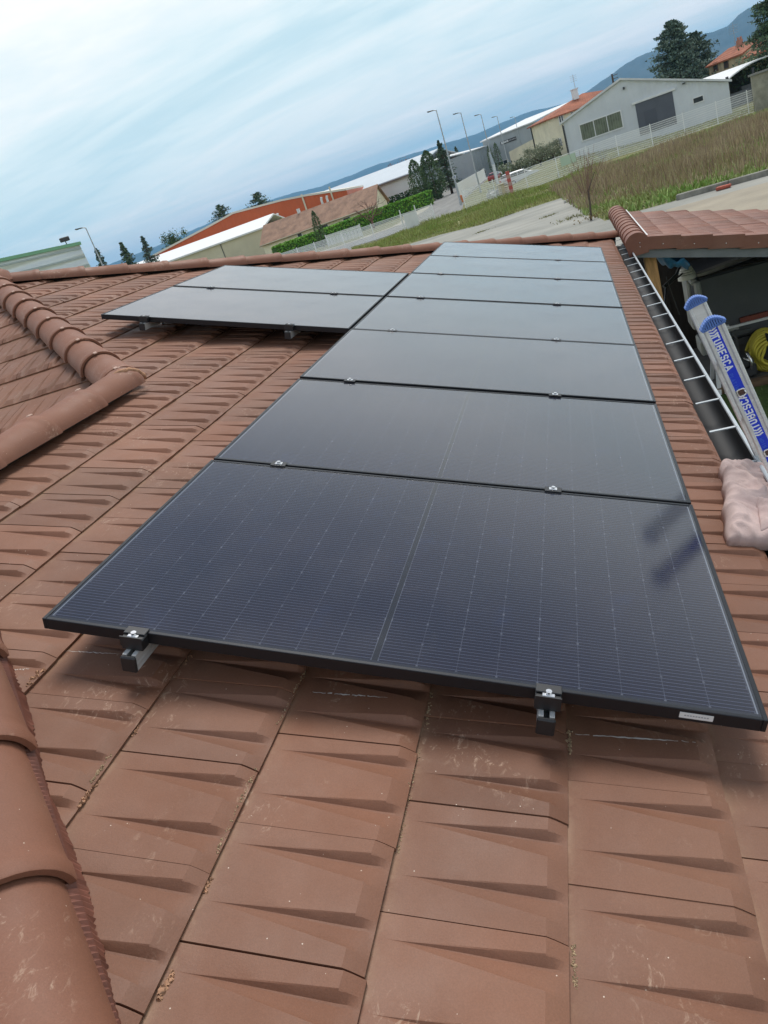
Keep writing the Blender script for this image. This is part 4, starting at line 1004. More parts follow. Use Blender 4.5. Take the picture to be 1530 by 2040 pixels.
def tree(kind, base, h, w, label, group=None, leaf=None, seed=1, n=2600, name=None):
    r = np.random.default_rng(seed); base = np.array(base, float)
    names = {'cedar': 'cedar_tree', 'conifer': 'conifer_tree', 'cypress': 'cypress_tree', 'round': 'broadleaf_tree', 'olive': 'olive_tree', 'bare': 'bare_tree'}
    root = empty(name or names[kind], tuple(base), label, 'tree', group)
    tk = MB(); cen = []; ls = []
    up = np.array((0, 0, 1.0))
    if kind in ('cedar', 'conifer'):
        tk.tube([base, base + up * h * .5 + r.normal(0, .01, 3) * h, base + up * h * .98], [h * .028, h * .017, h * .003], 8)
        nl = int(h * (1.6 if kind == 'cedar' else 2.2)) + 6
        for k in range(nl):
            f = (k + .5) / nl; z = h * (.12 + .86 * f); reach = w / 2 * ((1 - f) ** (.62 if kind == 'cedar' else .85)) * r.uniform(.72, 1.15) + .05 * w * .5
            for q in range(5 if kind == 'cedar' else 6):
                az = r.uniform(0, 6.283); rr = reach * r.uniform(.6, 1.08); dd = np.array((math.cos(az), math.sin(az), 0))
                rise = r.uniform(-.02, .22) if kind == 'cedar' else r.uniform(-.30, .05)
                tip = base + up * (z + rise * rr) + dd * rr
                tk.tube([base + up * z, base + up * (z + rise * rr * .35) + dd * rr * .5, tip], [h * .007, h * .004, h * .0015], 5)
                mcl = max(6, int(n / (nl * 5.5)))
                t = r.uniform(.25, 1.04, mcl); sp = rr * (.10 + .16 * (1 - t))
                c = base + up * z + dd * (rr * t)[:, None] + up * (rise * rr * t * t)[:, None] 
                c = c + r.normal(size=(mcl, 3)) * np.stack([sp, sp, sp * .38], 1) - up * (0.02 * h * r.uniform(0, 1, mcl))[:, None]
                cen.append(c)
        cen = np.vstack(cen); size = h * .0165
    elif kind == 'cypress':
        tk.tube([base, base + up * h * .9], [h * .02, h * .004], 7)
        z = r.uniform(.03, 1.0, n); prof = np.clip(np.minimum(1, z * 5) * (1 - z ** 3.2) ** .7, .03, 1)
        az = r.uniform(0, 6.283, n); lob = 1 + .16 * np.sin(az * 5 + z * 9) + .10 * np.sin(az * 9 - z * 23); rr = w / 2 * prof * lob * r.uniform(.72, 1.06, n)
        cen = base + np.stack([rr * np.cos(az), rr * np.sin(az), z * h], 1); size = h * .022
    elif kind in ('round', 'olive'):
        f = .30; forks = []
        tk.tube([base, base + up * h * f], [h * .035, h * .028], 8)
        for q in range(6):
            az = q * 1.047 + r.uniform(-.3, .3); dd = np.array((math.cos(az), math.sin(az), 0)); tip = base + up * h * r.uniform(.6, .85) + dd * w * r.uniform(.22, .36)
            tk.tube([base + up * h * f, base + up * h * (f + .15) + dd * w * .12, tip], [h * .022, h * .014, h * .004], 6); forks.append(tip)
        cl = []
        for q in range(34):
            tip = forks[q % 6] if q < 12 else base + up * h * r.uniform(.45, .93) + np.array((r.normal(0, .22), r.normal(0, .22), 0)) * w
            k = int(n / 34); cl.append(tip + r.normal(size=(k, 3)) * np.array((w, w, h * .75)) * r.uniform(.05, .10))
        cen = np.vstack(cl); size = h * .022 if kind == 'round' else h * .03
    else:
        def branch(p, d, L, rad, dep):
            q = p + d * L * .5 + r.normal(0, .04, 3) * L; e = q + unit(d + r.normal(0, .18, 3)) * L * .5
            tk.tube([p, q, e], [rad, rad * .8, rad * .55], 5, cap=False)
            if dep > 0:
                for _ in range(3 if dep > 1 else 4): branch(e if _ < 2 else q, unit(d + r.normal(0, .55, 3) + up * .12), L * r.uniform(.55, .8), rad * .55, dep - 1)
        tk.tube([base, base + up * h * .22], [h * .035, h * .03], 8)
        for q in range(5):
            az = q * 1.256 + r.uniform(-.3, .3); branch(base + up * h * .2, unit((math.cos(az) * .8, math.sin(az) * .8, 1.0)), h * .28, h * .018, 3)
        local(tk.build('trunk', leaf or M_BARK, smooth=True), root); return root
    local(tk.build('trunk', M_BARK, smooth=True), root)
    leaf_mesh('crown', cen, 0, size, leaf, root, r, .45)
    return root
L_CED = mat('needle_bluegreen', (.15, .21, .155), .85, col2=(.075, .12, .09), vscale=.5, island=.45)
L_CON = mat('needle_green', (.11, .17, .085), .85, col2=(.055, .09, .05), vscale=.6, island=.45)
L_CYP = mat('cypress_green', (.11, .17, .065), .85, col2=(.06, .10, .04), vscale=.6, island=.45)
L_BRD = mat('leaf_green', (.075, .13, .035), .85, col2=(.04, .07, .02), vscale=.5, island=.4)
L_OLV = mat('olive_grey', (.24, .27, .18), .85, col2=(.15, .17, .11), vscale=.6, island=.4)
L_AUT = mat('leaf_orange', (.36, .12, .03), .85, col2=(.22, .08, .03), vscale=.5, island=.35)
L_BARE = mat('twig_brown', (.19, .11, .085), .9)
def gbase(px, py, D, z=GZ):
    p = at_d(px, py, D); return np.array((p[0], p[1], z))
def ht(px, py, D, z=GZ): return at_d(px, py, D)[2] - z
def T(kind, px, top, D, w, label, **k):
    z = k.pop('z', GZ); p = at_d(px, top, D); 
    return tree(kind, (p[0], p[1], z), p[2] - z, w, label, **k)
T('cedar', 1334, 36, 175, 15, 'tall bluish cedar standing behind the grey workshop, taller of the two trunks', seed=3, leaf=L_CED, n=16000, group='cedars behind the workshop')
T('cedar', 1382, 60, 180, 13.5, 'shorter bluish cedar leaning beside the tall one behind the workshop', seed=4, leaf=L_CED, n=14000, group='cedars behind the workshop')
T('cedar', 1530, -40, 120, 10.5, 'dark tree cut by the right frame edge above the stone wall', seed=5, leaf=L_CON, n=12000)
T('cedar', 434, 405, 240, 16, 'left one of two dark cedars rising behind the orange building', seed=6, leaf=L_CON, n=4000, group='cedars behind the orange building')
T('cedar', 508, 382, 250, 19, 'right one of two dark cedars rising behind the orange building, wider crown', seed=7, leaf=L_CON, n=4500, group='cedars behind the orange building')
T('conifer', 188, 490, 140, 5.5, 'slim conifer partly behind the leftmost street lamp', seed=8, leaf=L_CED, n=2200, group='conifers left of the orange building')
T('conifer', 238, 479, 145, 6.5, 'conifer between the leftmost street lamp and the pointed conifer', seed=9, leaf=L_CON, n=2600, group='conifers left of the orange building')
T('conifer', 280, 467, 150, 6.0, 'pointed bluish conifer nearest to the white roof edge', seed=10, leaf=L_CED, n=2600, group='conifers left of the orange building')
T('round', 338, 464, 212, 6, 'round green tree beside the left end of the orange building', seed=11, leaf=L_BRD, n=3200)
T('cypress', 820, 318, 158, 3.6, 'leftmost dark cypress of the group at the end of the hedge', seed=12, leaf=L_CYP, n=3000, group='cypresses at the hedge end')
T('cypress', 846, 300, 160, 4.4, 'broad middle cypress of the group at the end of the hedge', seed=13, leaf=L_CYP, n=3400, group='cypresses at the hedge end')
T('conifer', 872, 276, 166, 6.0, 'darkest pointed conifer beside the cypress group', seed=14, leaf=L_CON, n=3600)
T('cypress', 622, 420, 118, 1.5, 'slim cypress in front of the brown roofed house', seed=15, leaf=L_CYP, n=1600)
T('bare', 722, 380, 122, 6.0, 'leafless tree with spreading branches by the brown roofed house', seed=16, leaf=L_BARE)
T('olive', 1068, 286, 112, 5.2, 'grey green olive tree in the yard beside the white car', seed=17, leaf=L_OLV, n=2200, z=-2.2)
T('olive', 1096, 280, 116, 3.4, 'smaller grey green olive shrub left of the workshop corner', seed=18, leaf=L_OLV, n=1400, z=-2.0)
T('round', 790, 322, 300, 11, 'orange autumn tree behind the white industrial building', seed=19, leaf=L_AUT, n=2200)
T('bare', 903, 290, 230, 7, 'bare brown tree behind the dark conifer', seed=20, leaf=L_BARE)
T('conifer', 906, 290, 300, 7, 'small distant conifer left of the second street lamp', seed=21, leaf=L_CON, n=1600)
T('bare', 934, 292, 235, 6, 'bare tree beside the left wing of the grey industrial building', seed=22, leaf=L_BARE)
T('cypress', 972, 290, 205, 1.9, 'left narrow cypress against the grey industrial wall', seed=23, leaf=L_CYP, n=900, group='narrow cypresses against the grey industrial wall')
T('cypress', 985, 284, 206, 1.9, 'right narrow cypress against the grey industrial wall', seed=24, leaf=L_CYP, n=900, group='narrow cypresses against the grey industrial wall')
# hedge
hd = empty('hedge', (-30, 125, GZ), 'long clipped green hedge in front of the brown roofed house', 'hedge')
ha, hb = at_d(853, 377, 140)[:2], at_d(545, 494, 122)[:2]; hd_ = (hb - ha) / np.linalg.norm(hb - ha); hn = np.array((-hd_[1], hd_[0])); Lh = np.linalg.norm(hb - ha)
r = np.random.default_rng(30); n = 16000; s = r.uniform(0, Lh, n); HH = 2.3
sd_ = r.choice(3, n, p=(.45, .15, .40)); off = np.where(sd_ == 0, -.75, np.where(sd_ == 1, .75, r.uniform(-.75, .75, n))) + r.normal(0, .06, n); zz = np.where(sd_ == 2, HH, r.uniform(0, HH, n)) + r.normal(0, .06, n)
xy = ha + hd_ * s[:, None] + hn * off[:, None]
leaf_mesh('foliage', np.stack([xy[:, 0], xy[:, 1], GZ + zz], 1), 0, .20, mat('hedge_green', (.24, .46, .06), .85, col2=(.15, .33, .04), vscale=.8, island=.35), hd, r, .6)
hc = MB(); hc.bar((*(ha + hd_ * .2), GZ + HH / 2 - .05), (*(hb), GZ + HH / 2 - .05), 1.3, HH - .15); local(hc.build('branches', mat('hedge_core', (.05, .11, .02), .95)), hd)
hs = empty('hedge', (-38, 150, GZ), 'shorter dark hedge behind the long clipped hedge', 'hedge')
n = 3500; s = r.uniform(0, 14, n); p0 = at_d(745, 405, 158); p1 = at_d(815, 372, 160); dd = unit(np.array((p1[0] - p0[0], p1[1] - p0[1], 0))); nn3 = np.cross((0, 0, 1), dd)
q = p0 * np.array((1, 1, 0)) + dd * s[:, None] + nn3 * r.uniform(-.6, .6, n)[:, None] + np.array((0, 0, 1)) * (GZ + r.uniform(0, 3.4, n))[:, None]
leaf_mesh('foliage', q, 0, .22, mat('hedge_dark', (.03, .07, .014), .85, island=.35), hs, r, .6)
# bare shrub with whip-like stems, sapling
def whips(name, base, n, h, spread, seed, label, m, cat='shrub'):
    r = np.random.default_rng(seed); mb = MB()
    for k in range(n):
        az = r.uniform(0, 6.28); d = np.array((math.cos(az), math.sin(az), 0)) * spread * r.uniform(.3, 1); hh = h * r.uniform(.6, 1)
        b = np.array(base) + d * .12; pts = [b, b + d * .35 + np.array((0, 0, hh * .5)), b + d * .8 + np.array((0, 0, hh))]
        mb.tube(pts, [.022, .014, .006], 5)
        for q in range(4):
            t = r.uniform(.35, .95); p = b + d * .8 * t + np.array((0, 0, hh * t)); a2 = r.uniform(0, 6.28); mb.tube([p, p + np.array((math.cos(a2) * .25, math.sin(a2) * .25, .4)) * h * .22], [.010, .004], 4)
    return tag(mb.build(name, m, loc=tuple(base)), label, cat)
p = gpt(1170, 400); whips('bare_shrub', (p[0], p[1], GZ), 22, 2.9, 1.5, 41, 'leafless shrub with tall whip stems at the edge of the dry weeds', mat('whip', (.26, .17, .12), .9))
p = gpt(1178, 440); mb = MB(); pts = [np.array((p[0], p[1], GZ)), np.array((p[0] + .10, p[1], GZ + .8)), np.array((p[0] + .12, p[1], GZ + 1.3)), np.array((p[0] + .55, p[1], GZ + 2.0))]
sp_ = empty('sapling', (p[0], p[1], GZ), 'thin bent bare sapling growing from the cracked concrete', 'sapling')
mb.tube(pts, [.055, .045, .03, .012], 6); local(mb.build('stem', M_BARK), sp_)
r = np.random.default_rng(6); leaf_mesh('leaves', np.array((p[0], p[1], GZ + .15)) + r.normal(size=(70, 3)) * np.array((.3, .3, .05)), 0, .06, L_AUT if 0 else mat('dead_leaf', (.22, .16, .06), .9, island=.3), sp_, r)
for j, (px, py, sc_) in enumerate(((1090, 432, .3), (960, 462, .3), (855, 468, .3), (1150, 432, .6), (1010, 430, .25))):
    p = gpt(px, py); rr = np.random.default_rng(70 + j); P = np.array(p[:2]) + rr.normal(size=(160, 2)) * np.array((.9, .7)) * sc_
    o = blades('weed_tuft', P, rr.uniform(.05, .25, 160) * (1.2 * sc_), .05, .4, mat('tuft', (.27, .26, .13), .9, island=.4), rr)
    tag(o, ['weed tuft growing behind the bare sapling', 'weed tuft in a concrete joint near the middle of the far hip', 'weed tuft near the road end of the concrete yard', 'brown weed tuft nearest to the bare sapling', 'small weed tuft at the border of concrete and verge grass'][j], 'weed', 'weed tufts on the concrete')
# ------------------------------------------------------------------ buildings
class Blk:
    """oriented block: front edge from a to b (ground plan), depth away from the camera"""
    def __init__(s, name, label, a, b, depth, zb, ze, cat='building', group=None):
        s.a = np.array((a[0], a[1], 0.0)); s.b = np.array((b[0], b[1], 0.0)); s.dx = unit(s.b - s.a); s.L = np.linalg.norm(s.b - s.a)
        s.dn = np.array((-s.dx[1], s.dx[0], 0.0)); s.D = depth; s.zb = zb; s.ze = ze
        c = s.a + s.dx * s.L / 2
        s.root = empty(name, (c[0], c[1], zb), label, cat, group)
    def p(s, x, y, z): return s.a + s.dx * x + s.dn * y + np.array((0, 0, z))
    def ax(s): return (s.dx, s.dn, np.array((0, 0, 1.0)))
    def add(s, mb, name, m, **k): return local(mb.build(name, m, **k), s.root)
    def walls(s, m, prof=None):
        mb = MB()
        if prof is None: prof = [(0, s.zb), (s.L, s.zb), (s.L, s.ze), (0, s.ze)]
        mb.prism([s.p(x, 0, z) for x, z in prof], s.dn * s.D); return s.add(mb, 'wall', m)
    def side_gable(s, rise, over, m, thick=.18, peak=.5, wallm=None):     # ridge along the front direction
        yp = s.D * peak; mb = MB()
        for y0, z0, y1, z1 in ((-over, s.ze - rise * over / yp, yp, s.ze + rise), (s.D + over, s.ze - rise * over / (s.D - yp), yp, s.ze + rise)):
            q = [s.p(-over, y0, z0), s.p(s.L + over, y0, z0), s.p(s.L + over, y1, z1), s.p(-over, y1, z1)]
            mb.prism([v + np.array((0, 0, .02)) for v in q], (0, 0, thick))
        r = s.add(mb, 'roof', m)
        if wallm is not None:
            g_ = MB()
            for x in (0.0, s.L - .1): g_.prism([s.p(x, 0, s.ze), s.p(x, s.D, s.ze), s.p(x, yp, s.ze + rise - .02)], s.dx * .1)
            s.add(g_, 'gable', wallm)
        return r
    def front_gable(s, prof, over, m, thick=.18):      # prof: [(x,z) ...] roofline along the front
        mb = MB()
        for (x0, z0), (x1, z1) in zip(prof, prof[1:]):
            q = [s.p(x0, -over, z0), s.p(x1, -over, z1), s.p(x1, s.D + over, z1), s.p(x0, s.D + over, z0)]
            mb.prism([v + np.array((0, 0, .02)) for v in q], (0, 0, thick))
        return s.add(mb, 'roof', m)
    def hip(s, rise, over, m, inset=None):
        i = inset or s.D / 2; mb = MB(); o = over
        e = [s.p(-o, -o, s.ze), s.p(s.L + o, -o, s.ze), s.p(s.L + o, s.D + o, s.ze), s.p(-o, s.D + o, s.ze)]
        r0, r1 = s.p(i, s.D / 2, s.ze + rise), s.p(s.L - i, s.D / 2, s.ze + rise)
        u = [v - np.array((0, 0, .16)) for v in e]
        mb.add(e + [r0, r1] + u, [(0, 1, 5, 4), (1, 2, 5), (2, 3, 4, 5), (3, 0, 4), (0, 6, 7, 1), (1, 7, 8, 2), (2, 8, 9, 3), (3, 9, 6, 0), (6, 9, 8, 7)])
        return s.add(fixn(mb.build('roof', m)), 'roof', m) if 0 else local(fixn(mb.build('roof', m)), s.root)
    def front_px(s, px, py):
        q = on_plane(px, py, s.a, s.dn) - s.a; return float(np.dot(q, s.dx)), float(q[2])
    def rect(s, x0, x1, z0, z1, name, m, proud=.04, frame=None, fw=.10, bars=0, parent=None, y=0.0):
        mb = MB(); mb.box(s.p((x0 + x1) / 2, y - proud / 2, (z0 + z1) / 2), (abs(x1 - x0), proud, abs(z1 - z0)), s.ax()); o = s.add(mb, name, m)
        if frame:
            f = MB(); lo, hi = min(z0, z1), max(z0, z1)
            f.box(s.p((x0 + x1) / 2, y - proud * .5 - .03, hi + fw / 2), (abs(x1 - x0) + 2 * fw, proud + .06, fw), s.ax()); f.box(s.p((x0 + x1) / 2, y - proud * .5 - .03, lo - fw / 2), (abs(x1 - x0) + 2 * fw, proud + .06, fw), s.ax())
            for x in [x0 - fw / 2, x1 + fw / 2] + [x0 + (x1 - x0) * k / (bars + 1) for k in range(1, bars + 1)]: f.box(s.p(x, y - proud * .5 - .03, (lo + hi) / 2), (fw, proud + .06, hi - lo), s.ax())
            fo = f.build('frame', frame); local(fo, s.root); fo.parent = o; fo.matrix_parent_inverse = Matrix.Identity(4)
        return o
    def rect_px(s, tl, br, name, m, **k):
        x0, z1 = s.front_px(*tl); x1, z0 = s.front_px(*br); return s.rect(x0, x1, z0, z1, name, m, **k)
def corr(name, col, pitch, rough=.45, vec='Object', dirn=0, amp=.12):
    """corrugated or ribbed cladding: narrow ribs through bump"""
    m = mat(name, col, rough, var=.08, vscale=.25, bump=.0001)
    t = m.node_tree; b = t.nodes['Principled BSDF']; tcn = nn(t, 'ShaderNodeTexCoord'); sp = nn(t, 'ShaderNodeSeparateXYZ'); t.links.new(tcn.outputs[vec], sp.inputs[0])
    v = mth(t, 'ADD', sp.outputs[0], mth(t, 'MULTIPLY', sp.outputs[1], .6)) if dirn == 0 else sp.outputs[2]
    wv = mth(t, 'SINE', mth(t, 'MULTIPLY', v, 2 * math.pi / pitch))
    bp = nn(t, 'ShaderNodeBump'); bp.inputs['Strength'].default_value = 1.0; bp.inputs['Distance'].default_value = amp * pitch; t.links.new(wv, bp.inputs['Height']); t.links.new(bp.outputs[0], b.inputs['Normal'])
    return m
def clay(name, col, pitch=.35):
    m = mat(name, col, .85, var=.30, vscale=.7, bump=.0001, detail=8)
    t = m.node_tree; b = t.nodes['Principled BSDF']; tcn = nn(t, 'ShaderNodeTexCoord'); br = nn(t, 'ShaderNodeTexWave'); br.inputs['Scale'].default_value = 1 / pitch * .35; br.inputs['Distortion'].default_value = 1.0
    t.links.new(tcn.outputs['Object'], br.inputs['Vector']); bp = nn(t, 'ShaderNodeBump'); bp.inputs['Distance'].default_value = .06; bp.inputs['Strength'].default_value = .8
    t.links.new(br.outputs['Fac'], bp.inputs['Height']); t.links.new(bp.outputs[0], b.inputs['Normal']); return m
M_GLASS = mat('window_glass', (.035, .045, .05), .08, spec=.8)
M_REFLGL = mat('glass_green_reflection', (.16, .19, .12), .15, var=.4, vscale=.9, spec=.7)  # greenish reflection painted into the pane colour
M_CREAM = mat('wall_cream', (.84, .77, .58), .9, var=.12, vscale=.5)
M_PALE = mat('wall_pale', (.70, .65, .50), .9, var=.15, vscale=.4)
M_TILER = clay('roof_red', (.34, .115, .06)); M_TILEB = clay('roof_brown', (.33, .20, .135), .3)
M_GUT = mat('trim_dark', (.05, .052, .055), .6)
xy = lambda px, py, D: at_d(px, py, D)[:2]
zz_ = lambda px, py, D: at_d(px, py, D)[2]

# grey workshop
a, b = xy(1122, 245, 101), xy(1451, 163, 100)
ws = Blk('workshop', 'pale grey workshop with asymmetric gable, dark sliding door and barred window', a, b, 26, GZ - .6, 0)
zl, zr = ws.front_px(1122, 245)[1], ws.front_px(1451, 163)[1]; xpk, zpk = ws.front_px(1236, 160)
M_WS = corr('cladding_bluegrey', (.63, .665, .69), .9, .5, amp=.03)
ws.walls(M_WS, [(0, GZ - .6), (ws.L, GZ - .6), (ws.L, zr), (xpk, zpk), (0, zl)])
ws.front_gable([(-.35, zl - .12), (xpk, zpk), (ws.L + .35, zr - .1)], .35, mat('sheet_white', (.66, .68, .68), .5, var=.08, vscale=.5), .22)
ws.rect_px((1265, 208), (1349, 246), 'sliding_door', mat('door_slate', (.095, .105, .13), .5, var=.08, vscale=1), frame=None)
x0, z1 = ws.front_px(1264, 208); x1, z1b = ws.front_px(1341, 184)
dm = MB(); dm.box(ws.p((x0 + x1) / 2, -.10, z1 + .12), (x1 - x0 + .5, .2, .22), ws.ax()); ws.add(dm, 'door_track', M_WHITE)
x0, z0 = ws.front_px(1266, 272); x1, _ = ws.front_px(1348, 244)
dm = MB(); dm.box(ws.p((x0 + x1) / 2 - .3, -.06, z1 - 2.2), (1.3, .03, 2.3), ws.ax()); ws.add(dm, 'wicket_door', mat('door_slate_edge', (.075, .083, .105), .5))
w0 = ws.front_px(1155, 250); w1 = ws.front_px(1236, 226); w2 = ws.front_px(1161, 280)
ws.rect(w0[0], w1[0], w2[1], w0[1], 'window', M_REFLGL, frame=M_WHITE, fw=.13, bars=2)
bb = MB()
for k in range(17): bb.box(ws.p(w0[0] + (w1[0] - w0[0]) * (k + .5) / 17, -.09, (w0[1] + w2[1]) / 2), (.045, .03, abs(w0[1] - w2[1])), ws.ax())
ws.add(bb, 'window_bars', mat('bars_olive', (.20, .21, .15), .6))
s0 = ws.front_px(1381, 197); s1 = ws.front_px(1400, 192); s2 = ws.front_px(1383, 206)
ws.rect(s0[0], s1[0], s2[1], s0[1], 'window', M_GLASS, frame=M_WHITE, fw=.10)
dm = MB(); dm.tube([ws.p(-.12, -.12, GZ), ws.p(-.12, -.12, zl - .2)], .08, 8); ws.add(dm, 'downpipe', M_GUT)
for k in range(3):
    dm = MB(); dm.box(ws.p(-.12, 1.2 + 1.6 * k, (zl + GZ) / 2 + .2), (.1, .8, zl - GZ - 1.0), ws.ax()); ws.add(dm, 'side_louvre', M_GUT)
dm = MB(); dm.box(ws.p(xpk + 6.3, -.2, z1b + .5), (.3, .4, .12), ws.ax()); dm.box(ws.p(xpk + .2, -.15, zpk - .9), (.18, .3, .25), ws.ax()); ws.add(dm, 'wall_lamp', M_GUT)

# red-roofed house left of the workshop
c0 = xy(1090, 240, 128); c1 = xy(1056, 246, 137)
dL = unit(np.array((c0[0] - c1[0], c0[1] - c1[1], 0))); 
rh = Blk('red_roof_house', 'two storey cream house with red hipped roof left of the grey workshop', c1, c0, 15, GZ, zz_(1090, 238, 128))
# front face of the block is the shaded left wall; the long wall runs away to the right
rh.walls(M_CREAM); rh.hip(1.9, .55, M_TILER, inset=4.6)
def side_rect(bl, y0, y1, z0, z1, name, m, frame=None):
    mb = MB(); mb.box(bl.p(bl.L + .03, (y0 + y1) / 2, (z0 + z1) / 2), (.06, y1 - y0, z1 - z0), bl.ax()); o = bl.add(mb, name, m)
    if frame:
        f = MB()
        for zf in (z0, z1): f.box(bl.p(bl.L + .05, (y0 + y1) / 2, zf), (.12, y1 - y0 + .2, .1), bl.ax())
        for yf in (y0, y1, (y0 + y1) / 2): f.box(bl.p(bl.L + .05, yf, (z0 + z1) / 2), (.12, .1, z1 - z0), bl.ax())
        fo = local(f.build('frame', frame), bl.root); fo.parent = o; fo.matrix_parent_inverse = Matrix.Identity(4)
def side_px(bl, px, py):
    q = on_plane(px, py, bl.b, bl.dx) - bl.b; return float(np.dot(q, bl.dn)), float(q[2])
for tl_, br_ in (((1112, 232), (1124, 246)), ((1136, 222), (1143, 232)), ((1112, 277), (1120, 290))):
    y0, z1 = side_px(rh, *tl_); y1, z0 = side_px(rh, *br_); side_rect(rh, min(y0, y1), max(y0, y1), min(z0, z1), max(z0, z1), 'window', M_GLASS, M_WHITE)
ch = MB(); ch.box(rh.p(rh.L * .62, 6.0, rh.ze + 2.0), (.8, .8, 1.4), rh.ax()); ch.box(rh.p(rh.L * .62, 6.0, rh.ze + 2.78), (1.0, 1.0, .14), rh.ax()); rh.add(ch, 'chimney', M_WHITE)
ch = MB(); cc = rh.p(rh.L * .5, 6.6, rh.ze + 1.6); ch.tube([cc, cc + np.array((0, 0, 3.2))], .04, 6)
for k in range(4): ch.bar(cc + np.array((-.5, 0, 2.3 + .25 * k)), cc + np.array((.5, 0, 2.3 + .25 * k)), .03)
rh.add(ch, 'antenna', M_GALV)
ch = MB(); ch.tube([rh.p(.1, -.1, GZ), rh.p(.1, -.1, rh.ze)], .09, 8); rh.add(ch, 'downpipe', M_GUT)
lw = MB(); p0 = at_d(1016, 312, 150); p1 = at_d(1098, 283, 141); p1b = at_d(1060, 300, 139)
lw.prism([(p0[0], p0[1], GZ), (p1[0], p1[1], GZ), (p1[0], p1[1], zz_(1098, 259, 141)), (p0[0], p0[1], zz_(1016, 302, 150))], (0, .3, 0))
tag(lw.build('boundary_wall', M_PALE), 'cream sloping boundary wall below the red roofed house', 'wall')

# grey industrial building with a black sign
a, b = xy(965, 300, 215), xy(1060, 250, 205)
gi = Blk('industrial_hall', 'grey industrial hall with black sign board and white roof edge', a, b, 40, GZ, zz_(1058, 246, 207))
M_GI = corr('cladding_grey', (.36, .40, .42), 1.2, .5, amp=.03); M_RWH = mat('roof_white', (.72, .74, .74), .5, var=.05, vscale=.3)
gi.walls(M_GI)
gi.side_gable(1.8, .4, M_RWH, .25)
x0, z1 = gi.front_px(997, 283); x1, z0 = gi.front_px(1029, 278); 
x0b, z0b = gi.front_px(999, 289)
sg = gi.rect(x0, x1, z0b, z1, 'sign_board', mat('sign_black', (.03, .032, .036), .5), proud=.15)
lt = MB(); zm = (z0b + z1) / 2
for k, (xx, wd_) in enumerate(((.12, .5), (.6, .18), (.85, .35), (1.3, .3), (1.7, .22), (2.05, .3))): lt.box(gi.p(x0 + .4 + xx, -.18, zm + .02), (wd_, .06, .45 if k else .6), gi.ax())
o = gi.add(lt, 'sign_lettering', M_WHITE); o.parent = sg; o.matrix_parent_inverse = Matrix.Identity(4)
lt = MB()
for k in range(6): lt.box(gi.p(x0 + 3.0 + .45 * k, -.18, zm), (.28, .06, .32), gi.ax())
o = gi.add(lt, 'sign_lettering', mat('sign_grey', (.35, .36, .37), .5)); o.parent = sg; o.matrix_parent_inverse = Matrix.Identity(4)
x0, z1 = gi.front_px(990, 312); gi.rect(x0, x0 + 3.2, GZ + .9, GZ + 2.3, 'window', M_GLASS, frame=M_WHITE, bars=1)
a, b = xy(940, 312, 208), xy(968, 298, 213)
gj = Blk('annexe', 'lower grey annexe with white roof beside the industrial hall', a, b, 30, GZ, zz_(944, 300, 209))
gj.walls(M_GI); gj.side_gable(1.2, .3, M_RWH, .22)
gj.rect(1.6, 2.6, GZ, GZ + 2.1, 'door', M_GUT); gj.rect(3.2, 3.9, GZ + .9, GZ + 1.8, 'window', M_GLASS, frame=M_WHITE)
# far cream house beyond the conifers
a, b = xy(915, 325, 245), xy(936, 316, 240)
fh = Blk('cream_house', 'small cream house half hidden between the dark conifer and the second lamp', a, b, 8, GZ, zz_(925, 322, 243))
fh.walls(M_CREAM); fh.side_gable(1.4, .4, M_TILER, .2, wallm=M_CREAM); fh.rect(1.2, 2.1, GZ + .9, GZ + 2.1, 'window', M_GLASS, frame=M_WHITE)

# white industrial hall
a, b = xy(590, 455, 225), xy(826, 365, 210)
wi = Blk('white_hall', 'large white industrial hall with pale roof behind the hedge and brown house', a, b, 55, GZ, 0)
xA, zA = wi.front_px(822, 345); wi.ze = zA
wi.walls(mat('cladding_white', (.68, .71, .73), .5, var=.05, vscale=.2))
mb = MB(); ztop = zz_(818, 319, 240) ; 
q = [wi.p(-.6, -.6, wi.ze), wi.p(wi.L + .5, -.6, wi.ze), wi.p(wi.L + .5, 26, ztop), wi.p(-.6, 26, ztop)]
mb.prism(q, (0, 0, .3)); q = [wi.p(-.6, 56, wi.ze), wi.p(wi.L + .5, 56, wi.ze), wi.p(wi.L + .5, 26, ztop), wi.p(-.6, 26, ztop)]; mb.prism(q, (0, 0, .3)); wi.add(mb, 'roof', mat('roof_palegrey', (.52, .58, .62), .45, var=.05, vscale=.2))
mb = MB(); mb.box(wi.p(wi.L / 2, -.75, wi.ze - .1), (wi.L + 1.2, .3, .35), wi.ax()); wi.add(mb, 'gutter', mat('trim_brown', (.18, .15, .13), .6))
mb = MB(); x0 = wi.front_px(738, 385)[0]; mb.box(wi.p(x0 - 5, -.1, GZ + 3.0), (9, .2, 6.0), wi.ax()); wi.add(mb, 'cladding_panel', mat('panel_brick', (.40, .22, .16), .85, var=.3, vscale=.8))

